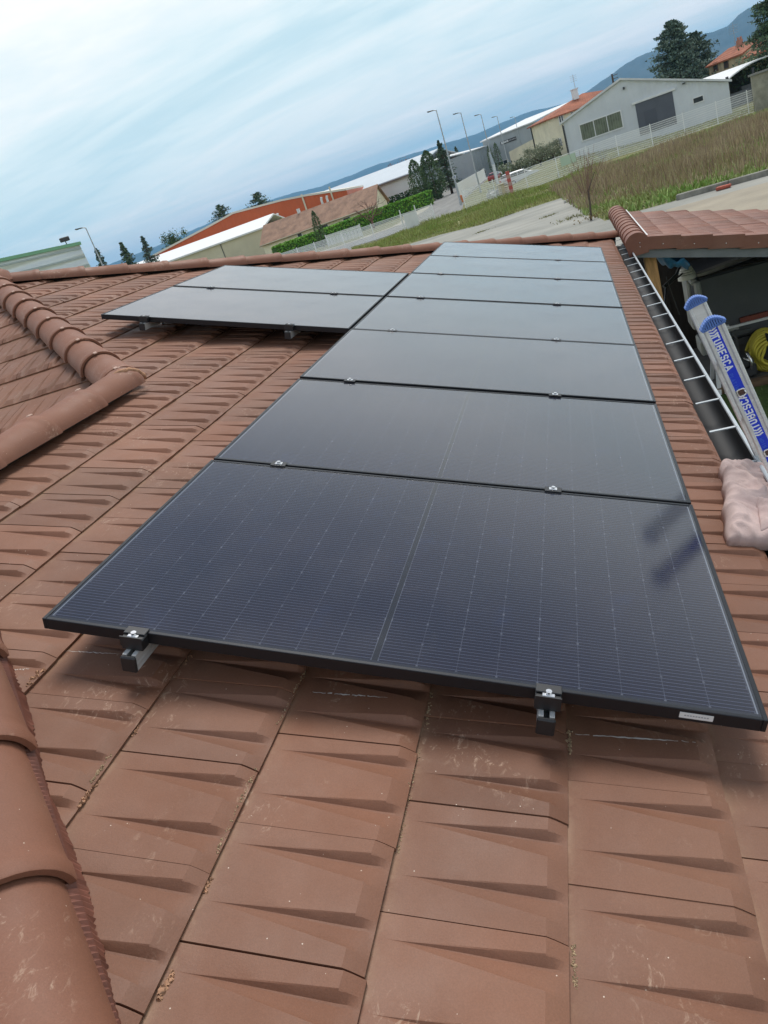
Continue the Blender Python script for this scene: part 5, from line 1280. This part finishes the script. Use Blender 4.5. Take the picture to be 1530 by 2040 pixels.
# brown-roofed bungalow
a, b = xy(521, 483, 150), xy(746, 412, 142)
bg_ = Blk('bungalow', 'low cream bungalow with long brown tiled roof behind the hedge', a, b, 9, GZ, 0)
bg_.ze = bg_.front_px(640, 446)[1]
bg_.walls(M_CREAM); rz = zz_(690, 391, 147) - bg_.ze
bg_.side_gable(rz, .5, M_TILEB, .16, wallm=M_CREAM)
for px, py, w_ in ((598, 470, .8), (646, 455, 1.7), (692, 440, 1.3)):
    x0, z0 = bg_.front_px(px, py); bg_.rect(x0 - w_ / 2, x0 + w_ / 2, z0 - .55, z0 + .55, 'window', M_GLASS, frame=M_WHITE)
mb = MB(); mb.box(bg_.p(bg_.L / 2, -.55, bg_.ze - .12), (bg_.L + 1, .14, .14), bg_.ax()); bg_.add(mb, 'gutter', M_PALE)
mb = MB(); mb.box(bg_.p(bg_.L * .32, 4.5, bg_.ze + rz + .4), (.5, .5, .9), bg_.ax()); bg_.add(mb, 'chimney', M_WHITE)

# cream hall with the white roof slope
a, b = xy(372, 510, 168), xy(528, 470, 162)
ch_ = Blk('cream_hall', 'cream hall with a broad white roof slope in front of the orange building', a, b, 20, GZ, 0)
ch_.ze = ch_.front_px(450, 482)[1]
ch_.walls(mat('wall_ivory', (.66, .60, .44), .85, var=.08, vscale=.3)); q = MB()
zt = zz_(430, 470, 178)
q.prism([ch_.p(-20, -.5, ch_.ze), ch_.p(ch_.L + .4, -.5, ch_.ze), ch_.p(ch_.L + .4, 10, zt), ch_.p(-20, 10, zt)], (0, 0, .3)); q.prism([ch_.p(-20, 20.5, ch_.ze), ch_.p(ch_.L + .4, 20.5, ch_.ze), ch_.p(ch_.L + .4, 10, zt), ch_.p(-20, 10, zt)], (0, 0, .3))
ch_.add(q, 'roof', mat('roof_brightwhite', (.80, .81, .80), .5))
q = MB(); q.box(ch_.p(-10, 10, (GZ + ch_.ze) / 2), (20, 20, ch_.ze - GZ), ch_.ax()); ch_.add(q, 'wall', M_PALE)
q = MB(); q.box(ch_.p(ch_.L * .45, -.06, (GZ + ch_.ze) / 2), (.12, .12, ch_.ze - GZ), ch_.ax()); ch_.add(q, 'downpipe', M_GUT)

# orange building
a, b = xy(300, 520, 205), xy(692, 385, 190)
ob_ = Blk('orange_building', 'long orange clad industrial building with white roof edge', a, b, 30, GZ, 0)
pr = [ob_.front_px(*p) for p in ((302, 513), (420, 451), (465, 426), (560, 401), (610, 391), (690, 379))]
M_OR = corr('cladding_orange', (.56, .105, .022), 1.0, .5, amp=.02)
ob_.walls(M_OR, [(0, GZ), (ob_.L, GZ)] + [(x, z) for x, z in reversed(pr)])
q = MB()
for (x0, z0), (x1, z1) in zip(pr, pr[1:]): q.prism([ob_.p(x0, -.3, z0), ob_.p(x1, -.3, z1), ob_.p(x1, 30.2, z1), ob_.p(x0, 30.2, z0)], (0, 0, .42))
ob_.add(q, 'roof', mat('roof_cream', (.70, .66, .56), .6))
for px in (605, 660):
    x0, z0 = ob_.front_px(px, 400 - (px - 605) * .27); q = MB(); q.box(ob_.p(x0, -.12, z0 - 1.5), (.35, .24, 6), ob_.ax()); ob_.add(q, 'pilaster', M_PALE)
for px, py in ((553, 430), (640, 398), (651, 395)):
    q = MB(); c = at_d(px, py, 185); q.tube([c + np.array((0, 0, -2.2)), c, c + np.array((.2, 0, .5))], .28, 8); o = tag(q.build('roof_vent', M_WHITE), {553: 'pale vent pipe against the orange wall above the bungalow roof', 640: 'left of two small vent pipes near the right end of the orange wall', 651: 'right of two small vent pipes near the right end of the orange wall'}[px], 'vent pipe', 'vent pipes by the orange wall')

# striped warehouse, far left
a, b = xy(-60, 560, 58.5), xy(178, 515, 62)
sw = Blk('striped_warehouse', 'pale ribbed warehouse with green roof edge at the far left', a, b, 25, GZ, 0)
z1 = sw.front_px(158, 487); z0 = sw.front_px(22, 516)
z_r = z1[1]; z_l = z0[1] + (z0[1] - z1[1]) / (z1[0] - z0[0]) * z0[0]
xr = z1[0]
M_SW = corr('cladding_stripe', (.74, .79, .77), .72, .45, dirn=1, amp=.10)
sw.walls(M_SW, [(0, GZ), (xr + .4, GZ), (xr, z_r), (0, z_l)])
q = MB(); q.prism([sw.p(0, -.15, z_l - .05), sw.p(xr + .1, -.15, z_r - .05), sw.p(xr + .1, 25, z_r - .05), sw.p(0, 25, z_l - .05)], (0, 0, .22)); sw.add(q, 'roof_edge', mat('edge_green', (.20, .43, .25), .5))
q = MB()
nst_ = 10
for k in range(nst_):
    z = GZ + 2 + k * .62
    q.bar(sw.p(0, -.03, z + (z_l - z_r) * (k / nst_)), sw.p(xr, -.03, z), .06, .12)
sw.add(q, 'cladding_rib', mat('rib_grey', (.40, .46, .45), .5))
fl_ = empty('floodlight', tuple(sw.p(xr - .9, 0, z_r + .1)), 'dark floodlight on the green roof edge of the striped warehouse', 'floodlight')
q = MB(); c = sw.p(xr - .9, 0, z_r + .1); q.tube([c, c + np.array((0, 0, .35))], .04, 6); local(q.build('bracket', M_GUT), fl_); q = MB(); q.box(c + np.array((0, 0, .5)), (.7, .25, .30), sw.ax(), bev=.04); local(q.build('lamp_head', M_GUT), fl_)

# house, dome and stone wall on the right
a, b = xy(1412, 140, 172), xy(1480, 115, 165)
ho = Blk('tan_house', 'weathered tan house with red roof right of the cedars', a, b, 10, GZ, 0)
ho.ze = ho.front_px(1478, 108)[1] 
ho.walls(mat('wall_weathered', (.50, .41, .27), .9, col2=(.30, .24, .16), vscale=.5, stretch=(2, 2, .5))); ho.side_gable(1.6, .4, M_TILER, .25, wallm=M_PALE)
for p_, q_ in (((1421, 127), (1431, 140)), ((1442, 121), (1452, 134))):
    x0, z1 = ho.front_px(*p_); x1, z0 = ho.front_px(*q_); ho.rect(x0, max(x1, x0 + .9), z0, z1, 'window', M_GLASS, frame=mat('frame_brown', (.16, .10, .06), .7))
q = MB(); c = ho.p(ho.front_px(1436, 98)[0], 4, ho.ze + 1.7); q.box(c, (.8, .8, 1.6), ho.ax()); q.box(c + np.array((-.2, 0, 1.0)), (.25, .25, .5), ho.ax()); q.box(c + np.array((.25, 0, 1.0)), (.25, .25, .5), ho.ax()); ho.add(q, 'chimney', mat('brick_pale', (.45, .22, .15), .9))
q = MB(); c = ho.p(ho.front_px(1427, 98)[0], 4, ho.ze + 1.5); q.tube([c, c + np.array((0, 0, 4))], .04, 6)
for k in range(4): q.bar(c + np.array((-.8, 0, 2.4 + .4 * k)), c + np.array((.8, 0, 2.4 + .4 * k)), .04)
ho.add(q, 'antenna', M_GALV)
a, b = xy(1484, 120, 160), xy(1545, 95, 155)
h2 = Blk('red_gabled_house', 'pale house with red roof beneath the dark tree at the right edge', a, b, 9, GZ, 0); h2.ze = h2.front_px(1515, 105)[1]; h2.walls(M_PALE); h2.side_gable(1.8, .4, M_TILER, .25, wallm=M_PALE)
h2.rect(1.2, 2.2, GZ + 3.2, GZ + 4.4, 'window', M_GLASS, frame=M_WHITE)
a, b = xy(1450, 160, 118), xy(1560, 128, 112)
do = empty('barrel_hall', (at_d(1500, 150, 118)[0], at_d(1500, 150, 118)[1], GZ), 'open hall with curved white sheet roof behind the stone wall', 'hall')
q = MB(); A0 = at_d(1449, 162, 112); A1 = at_d(1600, 100, 120); dxx = unit(np.array((A1[0] - A0[0], A1[1] - A0[1], 0))); Lq = np.linalg.norm((A1 - A0)[:2]); dnn = np.array((-dxx[1], dxx[0], 0))
arc_ = []
for k in range(17):
    t = k / 16; arc_.append(A0 * np.array((1, 1, 0)) + dxx * Lq * t + np.array((0, 0, A0[2] + 1.1 * math.sin(math.pi * t) ** .8)))
for k in range(16): q.prism([arc_[k], arc_[k + 1], arc_[k + 1] + dnn * 16, arc_[k] + dnn * 16], (0, 0, .15))
local(q.build('roof', M_RWH, smooth=False), do)
q = MB()
for t in (0.0, .33, .66, 1.0):
    c = A0 * np.array((1, 1, 0)) + dxx * Lq * t; q.box(c + np.array((0, 0, (GZ + A0[2]) / 2)), (.3, .3, A0[2] - GZ + 1.0), bev=.02)
local(q.build('column', M_GUT), do)
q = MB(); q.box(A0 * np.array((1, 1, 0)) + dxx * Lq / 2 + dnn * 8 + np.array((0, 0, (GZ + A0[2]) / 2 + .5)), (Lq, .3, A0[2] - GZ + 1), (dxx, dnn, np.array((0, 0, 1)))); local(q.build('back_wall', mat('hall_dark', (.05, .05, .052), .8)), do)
q = MB(); q.box(A0 * np.array((1, 1, 0)) + dxx * 2.6 + dnn * 2 + np.array((0, 0, GZ + .8)), (3.2, 2, 1.6)); q.box(A0 * np.array((1, 1, 0)) + dxx * 6 + dnn * 3 + np.array((0, 0, GZ + 1)), (2.4, 2, 2)); local(q.build('stored_goods', mat('goods_grey', (.16, .17, .18), .8)), do)
q = MB(); B0 = at_d(1497, 152, 86); B1 = at_d(1600, 120, 88); zt_ = B0[2]
q.prism([(B0[0], B0[1], GZ - .3), (B1[0], B1[1], GZ - .3), (B1[0], B1[1], zt_), (B0[0], B0[1], zt_)], (0, .5, 0)); sw2 = q
wo_ = empty('stone_wall', (B0[0], B0[1], GZ), 'tall weathered grey stone wall at the right edge behind the mesh fence', 'wall')
local(q.build('masonry', mat('masonry_grey', (.40, .38, .30), .95, col2=(.22, .21, .16), vscale=.9, detail=10, bump=.5, bscale=3)), wo_)
q = MB(); q.bar((B0[0] - .1, B0[1] + .2, zt_ + .08), (B1[0], B1[1] + .2, zt_ + .08), .8, .16); local(q.build('coping', mat('coping_grey', (.25, .25, .23), .9)), wo_)

lh = empty('hedge', (*xy(1050, 330, 125), GZ), 'low grey green hedge row in front of the cream boundary wall', 'hedge')
r = np.random.default_rng(91); n = 3600; e0, e1_ = at_d(1000, 340, 132), at_d(1112, 300, 120); t_ = r.uniform(0, 1, n)
qq = e0[None] + (e1_ - e0)[None] * t_[:, None] + r.normal(0, .35, (n, 3)); qq[:, 2] = GZ + r.uniform(.1, 2.5, n) * (.8 + .2 * np.sin(t_ * 40))
leaf_mesh('foliage', qq, 0, .20, L_OLV, lh, r, .6)
# ------------------------------------------------------------------ walls, fences, posts
def wall_px(name, pts, D, h, m, label, th=.25):
    q = MB(); P = [at_d(*p, d) for p, d in zip(pts, D)]
    for A_, B_ in zip(P, P[1:]): q.prism([(A_[0], A_[1], GZ - .2), (B_[0], B_[1], GZ - .2), (B_[0], B_[1], GZ + h), (A_[0], A_[1], GZ + h)], (th * .8, th * .6, 0))
    return tag(q.build(name, m), label, 'wall')
wall_px('garden_wall', [(857, 400), (906, 372)], (170, 226), 2.2, mat('wall_white', (.68, .67, .62), .85, var=.12, vscale=.6), 'low white garden wall beside the road after the hedge end')
wall_px('garden_wall', [(908, 366), (941, 344)], (235, 262), 3.2, M_PALE, 'cream garden wall farther along the road behind the first lamp')
gp = MB()
for k in range(2): gp.box((*xy(908 + 0 * k, 380, 186), GZ + 1), (.3, .3, 2.2))
M_FENCE = mat('fence_white', (.86, .87, .86), .5)
def mesh_fence(pts, h, label, seed, step=2.5):
    r = np.random.default_rng(seed); root = empty('mesh_fence', (*pts[0], float(gz(pts[0][0], pts[0][1]))), label, 'fence', 'white mesh fences')
    for si_, (A_, B_) in enumerate(zip(pts, pts[1:])):
        A_ = np.array(A_, float); B_ = np.array(B_, float); L_ = np.linalg.norm(B_ - A_); d = (B_ - A_) / L_; n = max(1, round(L_ / step)); st_ = L_ / n
        for k in range(n + 1):
            p = A_ + d * st_ * k; z = float(gz(*p))
            if k == n and si_ < len(pts) - 2: break
            q = MB(); q.box((p[0], p[1], z + h / 2 + .03), (.07, .07, h + .06)); q.box((p[0], p[1], z + h + .07), (.08, .08, .03))
            local(q.build('post', M_FENCE), root)
            if k == n: break
            e = p + d * st_; q = MB(); z2 = float(gz(*e)); mid = (p + e) / 2; zm_ = (z + z2) / 2; sl = np.array((d[0], d[1], (z2 - z) / st_)); ax = (unit(sl), np.array((-d[1], d[0], 0)), np.array((0, 0, 1.0)))
            for j in range(11): q.box((mid[0], mid[1], zm_ + .08 + (h - .12) * j / 10), (st_ - .08, .012, .045 if j in (0, 3, 7, 10) else .030), ax)
            for j in range(int(st_ / .10)): c = p + d * (.08 + .10 * j); q.box((c[0], c[1], z + (z2 - z) * j * .10 / st_ + h / 2 + .02), (.019, .019, h - .08), ax)
            local(q.build('mesh_panel', M_FENCE), root)
mesh_fence([(-10.9, 82), (-7.4, 79.6), (-1.2, 83), (4.9, 86.2), (8, 83.6), (14, 83.8), (19.5, 84)], 2.0, 'white mesh fence in front of the grey workshop and compound', 51, 3.0)
mesh_fence([(-36, 92), (-30, 88), (-21.6, 83.6), (-14.2, 81.5)], 1.7, 'white mesh fence along the near side of the road by the hedge', 52, 4.2)
def panel_fence(pts, h, label, name='panel_fence', w=.32, gap=.05, cat='fence'):
    root = empty(name, (*pts[0], GZ), label, cat)
    for A_, B_ in zip(pts, pts[1:]):
        A_ = np.array(A_, float); B_ = np.array(B_, float); L_ = np.linalg.norm(B_ - A_); d = (B_ - A_) / L_; ax = (np.array((*d, 0)), np.array((-d[1], d[0], 0)), np.array((0, 0, 1.0)))
        q = MB(); n = int(L_ / (w + gap))
        for k in range(n): c = A_ + d * (w + gap) * (k + .5); q.box((c[0], c[1], GZ + h / 2 + .12), (w, .05, h), ax)
        local(q.build('slats', M_FENCE), root)
        q = MB(); m_ = (A_ + B_) / 2
        for z in (.35, h - .15): q.box((m_[0] + ax[1][0] * .07, m_[1] + ax[1][1] * .07, GZ + z), (L_, .05, .08), ax)
        local(q.build('rails', M_WHITE), root)
        for e in (A_, B_): q = MB(); q.box((e[0], e[1], GZ + h / 2 + .1), (.12, .12, h + .25)); local(q.build('post', M_WHITE), root)
panel_fence([(-15.2, 112.7), (-18.0, 185)], 2.2, 'tall white slatted fence running along the right side of the road', w=2.2, gap=.35)
p = xy(655, 491, 113); q_ = xy(722, 468, 108); panel_fence([p, q_], 1.5, 'white barred gate at the left end of the near road', 'barred_gate', .09, .12, 'gate')
p = xy(722, 470, 106); q_ = xy(712, 474, 104)
# sign boards and posts
def post_thing(name, px, py, D, h, w, m, label, cat, top=None, group=None):
    c = at_d(px, py, D); q = MB(); q.box((c[0], c[1], GZ + h / 2), (w, w, h), bev=w * .15)
    if top is not None: q.box((c[0], c[1], GZ + h + .03), (w * 1.3, w * 1.3, .06), bev=.01)
    return tag(q.build(name, m), label, cat, group)
post_thing('gate_pillar', 1004, 396, 82, 1.35, .65, mat('pillar_cream', (.62, .57, .40), .85), 'short cream pillar beside the red and white post at the fence', 'pillar', 1)
post_thing('gate_pillar', 1013, 392, 82.6, .95, .5, M_PALE, 'lower beige pillar just left of the red and white post', 'pillar', 1)
bp_ = empty('striped_post', (*xy(1022, 392, 81), GZ), 'red and white striped post at the mesh fence', 'post')
for k in range(7):
    c = xy(1022, 392, 81); q = MB(); q.box((c[0], c[1], GZ + .14 + .34 * k), (.36, .36, .33)); local(q.build('band', mat('band_red', (.50, .10, .08), .6) if k % 2 == 0 else mat('band_pink', (.52, .28, .24), .6)), bp_)
post_thing('orange_marker', 921, 403, 106, .95, .35, mat('marker_orange', (.60, .20, .08), .7), 'orange marker block at the foot of the first street lamp', 'marker')
post_thing('marker_peg', 916, 451, 63.4, .38, .12, mat('peg_yellow', (.62, .60, .30), .7), 'small pale peg at the edge of the concrete yard', 'peg')
nb = empty('notice_board', (*xy(808, 460, 83.5), GZ), 'blank white notice board fixed on the near road fence', 'sign')
c = at_d(820, 441, 82.6); q = MB(); q.box((c[0], c[1], c[2]), (1.5, .05, 1.75), (unit((1, -.25, 0)), unit((.25, 1, 0)), np.array((0, 0, 1.0)))); local(q.build('board', M_WHITE), nb)
q = MB(); e = at_d(806, 455, 83.3); q.box((e[0], e[1], GZ + 1.1), (.1, .1, 2.2)); q.box((e[0] + 1.7, e[1] - .4, GZ + 1.1), (.1, .1, 2.2)); local(q.build('post', M_WHITE), nb)
rs = empty('road_sign', (*xy(906, 385, 150), GZ), 'small round blue road sign beyond the white garden wall', 'sign')
c = at_d(905, 353, 150); q = MB(); q.tube([(c[0], c[1], GZ), (c[0], c[1], c[2])], .05, 6); local(q.build('post', M_GALV), rs); q = MB(); q.tube([(c[0], c[1] - .08, c[2]), (c[0], c[1] - .04, c[2])], .36, 18); local(q.build('disc', M_WHITE), rs); q = MB(); q.tube([(c[0], c[1] - .12, c[2]), (c[0], c[1] - .081, c[2])], .22, 16); local(q.build('symbol', mat('sign_blue', (.05, .16, .50), .5)), rs)
lb = MB(); c = at_d(1132, 318, 84.5); lb.box((c[0], c[1] - .12, c[2]), (1.7, .04, .85), (unit((1, .5, 0)), unit((-.5, 1, 0)), np.array((0, 0, 1.0)))); tag(lb.build('fence_sign', mat('sign_palegreen', (.48, .60, .46), .6)), 'pale green sign plate on the mesh fence near the workshop corner', 'sign')
# feather banner
fb = empty('feather_banner', (*xy(992, 372, 100), GZ), 'white feather banner standing by the slatted road fence', 'banner')
c = xy(990, 372, 100); q = MB(); q.tube([(c[0], c[1], GZ), (c[0], c[1], GZ + 4.6)], .04, 6); local(q.build('pole', M_GALV), fb)
q = MB(); q.prism([(c[0] + .05, c[1], GZ + .9), (c[0] + .35, c[1], GZ + .9), (c[0] + .38, c[1], GZ + 3.2), (c[0] + .22, c[1], GZ + 4.4), (c[0] + .05, c[1], GZ + 4.7)], (0, .03, 0)); q2 = local(q.build('flag', mat('flag_white', (.70, .73, .75), .8)), fb)
q = MB(); q.prism([(c[0] + .06, c[1] - .02, GZ + 3.2), (c[0] + .37, c[1] - .02, GZ + 3.2), (c[0] + .21, c[1] - .02, GZ + 4.35), (c[0] + .1, c[1] - .02, GZ + 4.6)], (0, .015, 0)); o = q.build('printed_band', mat('flag_blue', (.45, .52, .60), .8)); o.parent = q2
post_thing('white_drum', 1152, 396, 101, 1.1, .45, M_WHITE, 'small white post box shape inside the compound behind the white car', 'post')
# utility pole
up_ = empty('utility_pole', (*xy(1221, 160, 150), GZ), 'dark utility pole rising behind the workshop roof', 'pole')
c = xy(1221, 160, 150); zt_ = zz_(1217, 148, 150); q = MB(); q.tube([(c[0], c[1], GZ), (c[0], c[1], zt_)], [.22, .14], 8); local(q.build('shaft', M_BARK), up_); q = MB()
for k in range(3): q.bar((c[0] - .1, c[1], zt_ - .3 - .5 * k), (c[0] + .9, c[1], zt_ - .3 - .5 * k), .08)
local(q.build('crossarms', M_BARK), up_)
# street lamps
def lamp_mesh():
    root = empty('street_lamp', (0, 0, 0)); H_ = 10.9
    q = MB(); q.tube([(0, 0, 0), (0, 0, .5), (0, 0, .52), (0, 0, H_)], [.17, .17, .12, .055], 10); q.box((0, 0, .02), (.42, .42, .04)); q.build('column', M_GALV, root)
    q = MB(); q.tube([(0, 0, H_ - .02), (-.25, 0, H_ + .08), (-.5, 0, H_ + .10)], .05, 8); q.build('arm', M_GALV, root)
    q = MB(); q.box((-.72, 0, H_ + .13), (.78, .34, .10), (unit((1, 0, -.10)), np.array((0, 1.0, 0)), unit((.10, 0, 1))), bev=.04); h_ = q.build('lamp_head', M_GUT, root)
    q = MB(); q.box((-.78, 0, H_ + .075), (.5, .24, .02)); q.build('lens', M_GLASS, h_)
    return root
lp = lamp_mesh()
LP = [(-13.3, 97.2, 0, 'nearest street lamp of the row along the road, leaning over the white fence'), (-12.8, 117.7, 0, 'second street lamp of the row along the road'),
      (-12.1, 141, 0, 'third street lamp of the row, middle one'), (-11.5, 169.7, 0, 'fourth street lamp of the row, left of the red roofed house'), (-9.9, 206, 0, 'farthest street lamp of the row in front of the grey industrial hall')]
Lz = at_d(172, 457, 90); LP.append((Lz[0], Lz[1], 0.3, 'lone street lamp on the left between conifers and striped warehouse'))
for j, (x, y, rz_, lab) in enumerate(LP):
    o = lp if j == 0 else copy_tree(lp); o.location = (x, y, GZ); o.rotation_euler = (0, 0, rz_); tag(o, lab, 'street lamp', 'street lamps')

# ------------------------------------------------------------------ cars
def car(name, x, y, heading, col, label, seed=0, z=None):
    z = float(gz(x, y)) if z is None else z
    root = empty(name, (0, 0, 0), label, 'car')
    prof = [(-2.0, .42), (-2.02, .75), (-1.95, .98), (-1.78, 1.12), (-1.45, 1.46), (-.9, 1.53), (.15, 1.50), (.85, 1.10), (1.35, 1.00), (1.85, .86), (2.02, .62), (2.0, .32), (1.6, .26), (-1.6, .26)]
    q = MB(); W2 = .84; n = len(prof); rows = []
    for s in (-1, -.86, .86, 1):
        row = []
        for (px_, pz_) in prof:
            inset = .0 if pz_ < 1.0 else .20 * min(1, (pz_ - 1.0) / .45)
            k = 1.0 if abs(s) == 1 else .97
            edge = .05 if abs(s) == 1 else 0
            row.append((px_ * (1 - .02 * (abs(s) == 1)), s * (W2 - inset * (1 if True else 0)), pz_ - edge * (pz_ > 1.0)))
        rows.append(row)
    vs = [p for r_ in rows for p in r_]; fs = []
    for i in range(3):
        for k in range(n): fs.append((i * n + k, i * n + (k + 1) % n, (i + 1) * n + (k + 1) % n, (i + 1) * n + k))
    fs += [tuple(range(n)), tuple(range(4 * n - 1, 3 * n - 1, -1))]; q.add(vs, fs)
    body = fixn(q.build('body', mat('car_' + name + str(seed), col, .3, spec=.7), root))
    for s in (-1, 1):
        q = MB(); yw = s * .72
        for x0, x1, xt0, xt1 in ((-1.50, -.62, -1.28, -.60), (-.55, .62, -.53, .20)):
            q.prism([(x0, s * .815, 1.03), (x1, s * .815, 1.03), (xt1, s * .68, 1.42), (xt0, s * .68, 1.42)], (0, s * .02, .006))
        q.build('side_window', M_GLASS, root)
    q = MB(); q.prism([(.90, -.66, 1.12), (.90, .66, 1.12), (.24, .56, 1.47), (.24, -.56, 1.47)], (.03, 0, .02)); q.build('windscreen', M_GLASS, root)
    q = MB(); q.prism([(-1.79, -.64, 1.14), (-1.79, .64, 1.14), (-1.50, .56, 1.44), (-1.50, -.56, 1.44)], (-.03, 0, .02)); q.build('rear_window', M_GLASS, root)
    for s in (-1, 1):
        q = MB(); q.box((1.93, s * .60, .74), (.14, .34, .15), bev=.03); q.build('headlight', M_STEEL, root)
        q = MB(); q.box((-1.98, s * .66, .88), (.08, .22, .24), bev=.02); q.build('tail_light', mat('tail_red', (.45, .03, .02), .4), root)
        for xw in (-1.25, 1.28): wheel('wheel', (xw, s * .76, .31), .31, .2, root, (0, 1, 0))
    root.location = (x, y, z); root.rotation_euler = (0, 0, heading)
    return root
c = at_d(1040, 348, 100); car('parked_car', c[0], c[1], R_(8), (.74, .75, .76), 'white hatchback parked inside the fenced compound', 1, z=GZ + .15)
c = at_d(1016, 352, 104); car('parked_car', c[0], c[1], R_(75), (.50, .52, .53), 'pale grey car half hidden behind the white hatchback', 2, z=GZ + .1)
c = at_d(984, 345, 150); car('parked_car', c[0], c[1], R_(80), (.36, .05, .05), 'dark red car on the road beyond the slatted fence', 3, z=GZ + .03)
c = at_d(1002, 330, 160); car('parked_car', c[0], c[1], R_(80), (.70, .72, .73), 'distant white car in front of the grey industrial hall', 4, z=GZ + .03)
# heap of pale rubble and dark bush inside the compound
q = MB(); r = np.random.default_rng(77)
for k in range(24):
    c = at_d(985 + r.uniform(-14, 14), 385, 92 + r.uniform(-2, 2)); a_ = r.normal(size=3); a_ = unit(a_); b_ = unit(np.cross(a_, r.normal(size=3))); q.box((c[0], c[1], GZ + r.uniform(.05, .5)), r.uniform(.25, .8, 3), (a_, b_, np.cross(a_, b_)), bev=.05)
tag(q.build('rubble_heap', mat('rubble', (.46, .46, .43), .9, var=.3, vscale=1)), 'heap of pale rubble behind the fence near the cream pillar', 'rubble')
whips('bramble_bush', (*xy(985, 372, 96), GZ), 26, 1.3, 1.5, 43, 'low grey bramble bush behind the mesh fence near the banner', mat('bramble', (.16, .17, .13), .9), 'bush')
whips('bramble_bush', (*xy(1205, 330, 92), GZ), 18, 1.2, 1.2, 44, 'thin grey bush in front of the workshop window', mat('bramble', (.16, .17, .13), .9), 'bush')
q = MB(); c = at_d(1395, 272, 60)
# low debris by the plot edge
for j, (px, py, s_) in enumerate(((1135, 402, .35), (1215, 437, .45))):
    c = gpt(px, py); rr = np.random.default_rng(80 + j); m = MB()
    for k in range(5): m.box((c[0] + rr.normal(0, .3), c[1] + rr.normal(0, .15), GZ + .1), rr.uniform(.15, .4, 3) * s_ * 1.6, bev=.02)
    tag(m.build('stone_pile', mat('stone_pale', (.5, .48, .43), .9) if j == 0 else mat('stone_brown', (.22, .13, .10), .9)), ['pale stones at the corner of grass and weeds', 'brown stones beside the kerb start and carport ridge'][j], 'stones')

# ------------------------------------------------------------------ mountains and air
def mountain(name, pts, D, foot, depth, m, seed, rough_=.05):
    r = np.random.default_rng(seed); P = []
    azs = []; els = []
    for px, py in pts:
        d = ray(px, py); azs.append(math.atan2(d[0], d[1])); els.append(math.asin(d[2]))
    n = 220; az = np.linspace(azs[0], azs[-1], n); el = np.interp(az, azs, els)
    wob = sum(np.sin(az * f_ + r.uniform(0, 6)) * a_ for f_, a_ in ((60, .00045), (130, .0003), (290, .00018), (610, .00010)))
    hgt = CAM[2] + D * np.tan(el + wob); rows = []
    K = 14
    for k in range(K + 1):
        t = k / K; d_ = foot + (D - foot) * t; prof = t ** 1.35
        g_ = 1 + (r.normal(0, 1, n) * 0 + np.sin(az * 170 + k * .9 + seed) * .05 + np.sin(az * 420 - k * 1.7) * .03) * (t * (1 - t) * 4)
        rows.append(np.stack([CAM[0] + np.sin(az) * d_, CAM[1] + np.cos(az) * d_, GZ - 1 + (hgt - GZ + 1) * prof * g_], 1))
    for k in (1, 2): d_ = D + depth * k / 2; rows.append(np.stack([CAM[0] + np.sin(az) * d_, CAM[1] + np.cos(az) * d_, GZ - 1 + (hgt - GZ) * (1 - k / 2)], 1))
    V = np.vstack(rows); q = MB(); q.add(V, [(j * n + i, j * n + i + 1, (j + 1) * n + i + 1, (j + 1) * n + i) for j in range(len(rows) - 1) for i in range(n - 1)])
    return tag(q.build(name, m, smooth=True), kind='structure')
M_MT = mat('forest_far', (.030, .048, .052), .95, col2=(.055, .07, .07), vscale=.0025, detail=8)
mountain('mountains', [(-200, 650), (60, 590), (200, 535), (330, 482), (400, 452), (470, 419), (560, 392), (640, 370), (700, 349), (760, 325), (830, 303), (900, 283), (960, 262), (1000, 243), (1060, 222), (1130, 205), (1230, 175), (1400, 115), (1700, 20)], 9500, 6500, 2500, M_MT, 1)
mountain('mountains', [(1080, 262), (1130, 210), (1200, 160), (1245, 128), (1290, 106), (1340, 88), (1390, 69), (1420, 62), (1450, 53), (1470, 32), (1490, 18), (1510, 10), (1540, -8), (1600, -30), (1750, -60)], 6500, 4200, 2500, M_MT, 2)
hz_ = MB(); hz_.box((0, 3000, 340), (26000, 24000, 690)); 
hzo = hz_.build('haze', [], None); hm_ = bpy.data.materials.new('haze_air'); hm_.use_nodes = True; t = hm_.node_tree
t.nodes.remove(t.nodes['Principled BSDF']); pv = nn(t, 'ShaderNodeVolumePrincipled'); pv.inputs['Density'].default_value = 0.00009; pv.inputs['Color'].default_value = (.22, .60, 1.0, 1); pv.inputs['Anisotropy'].default_value = 0.1
t.links.new(pv.outputs[0], t.nodes['Material Output'].inputs['Volume']); hzo.data.materials.append(hm_)
hzo.location = (0, 0, 0); tag(hzo, 'thin blue air between here and the mountains', 'haze', kind='stuff')
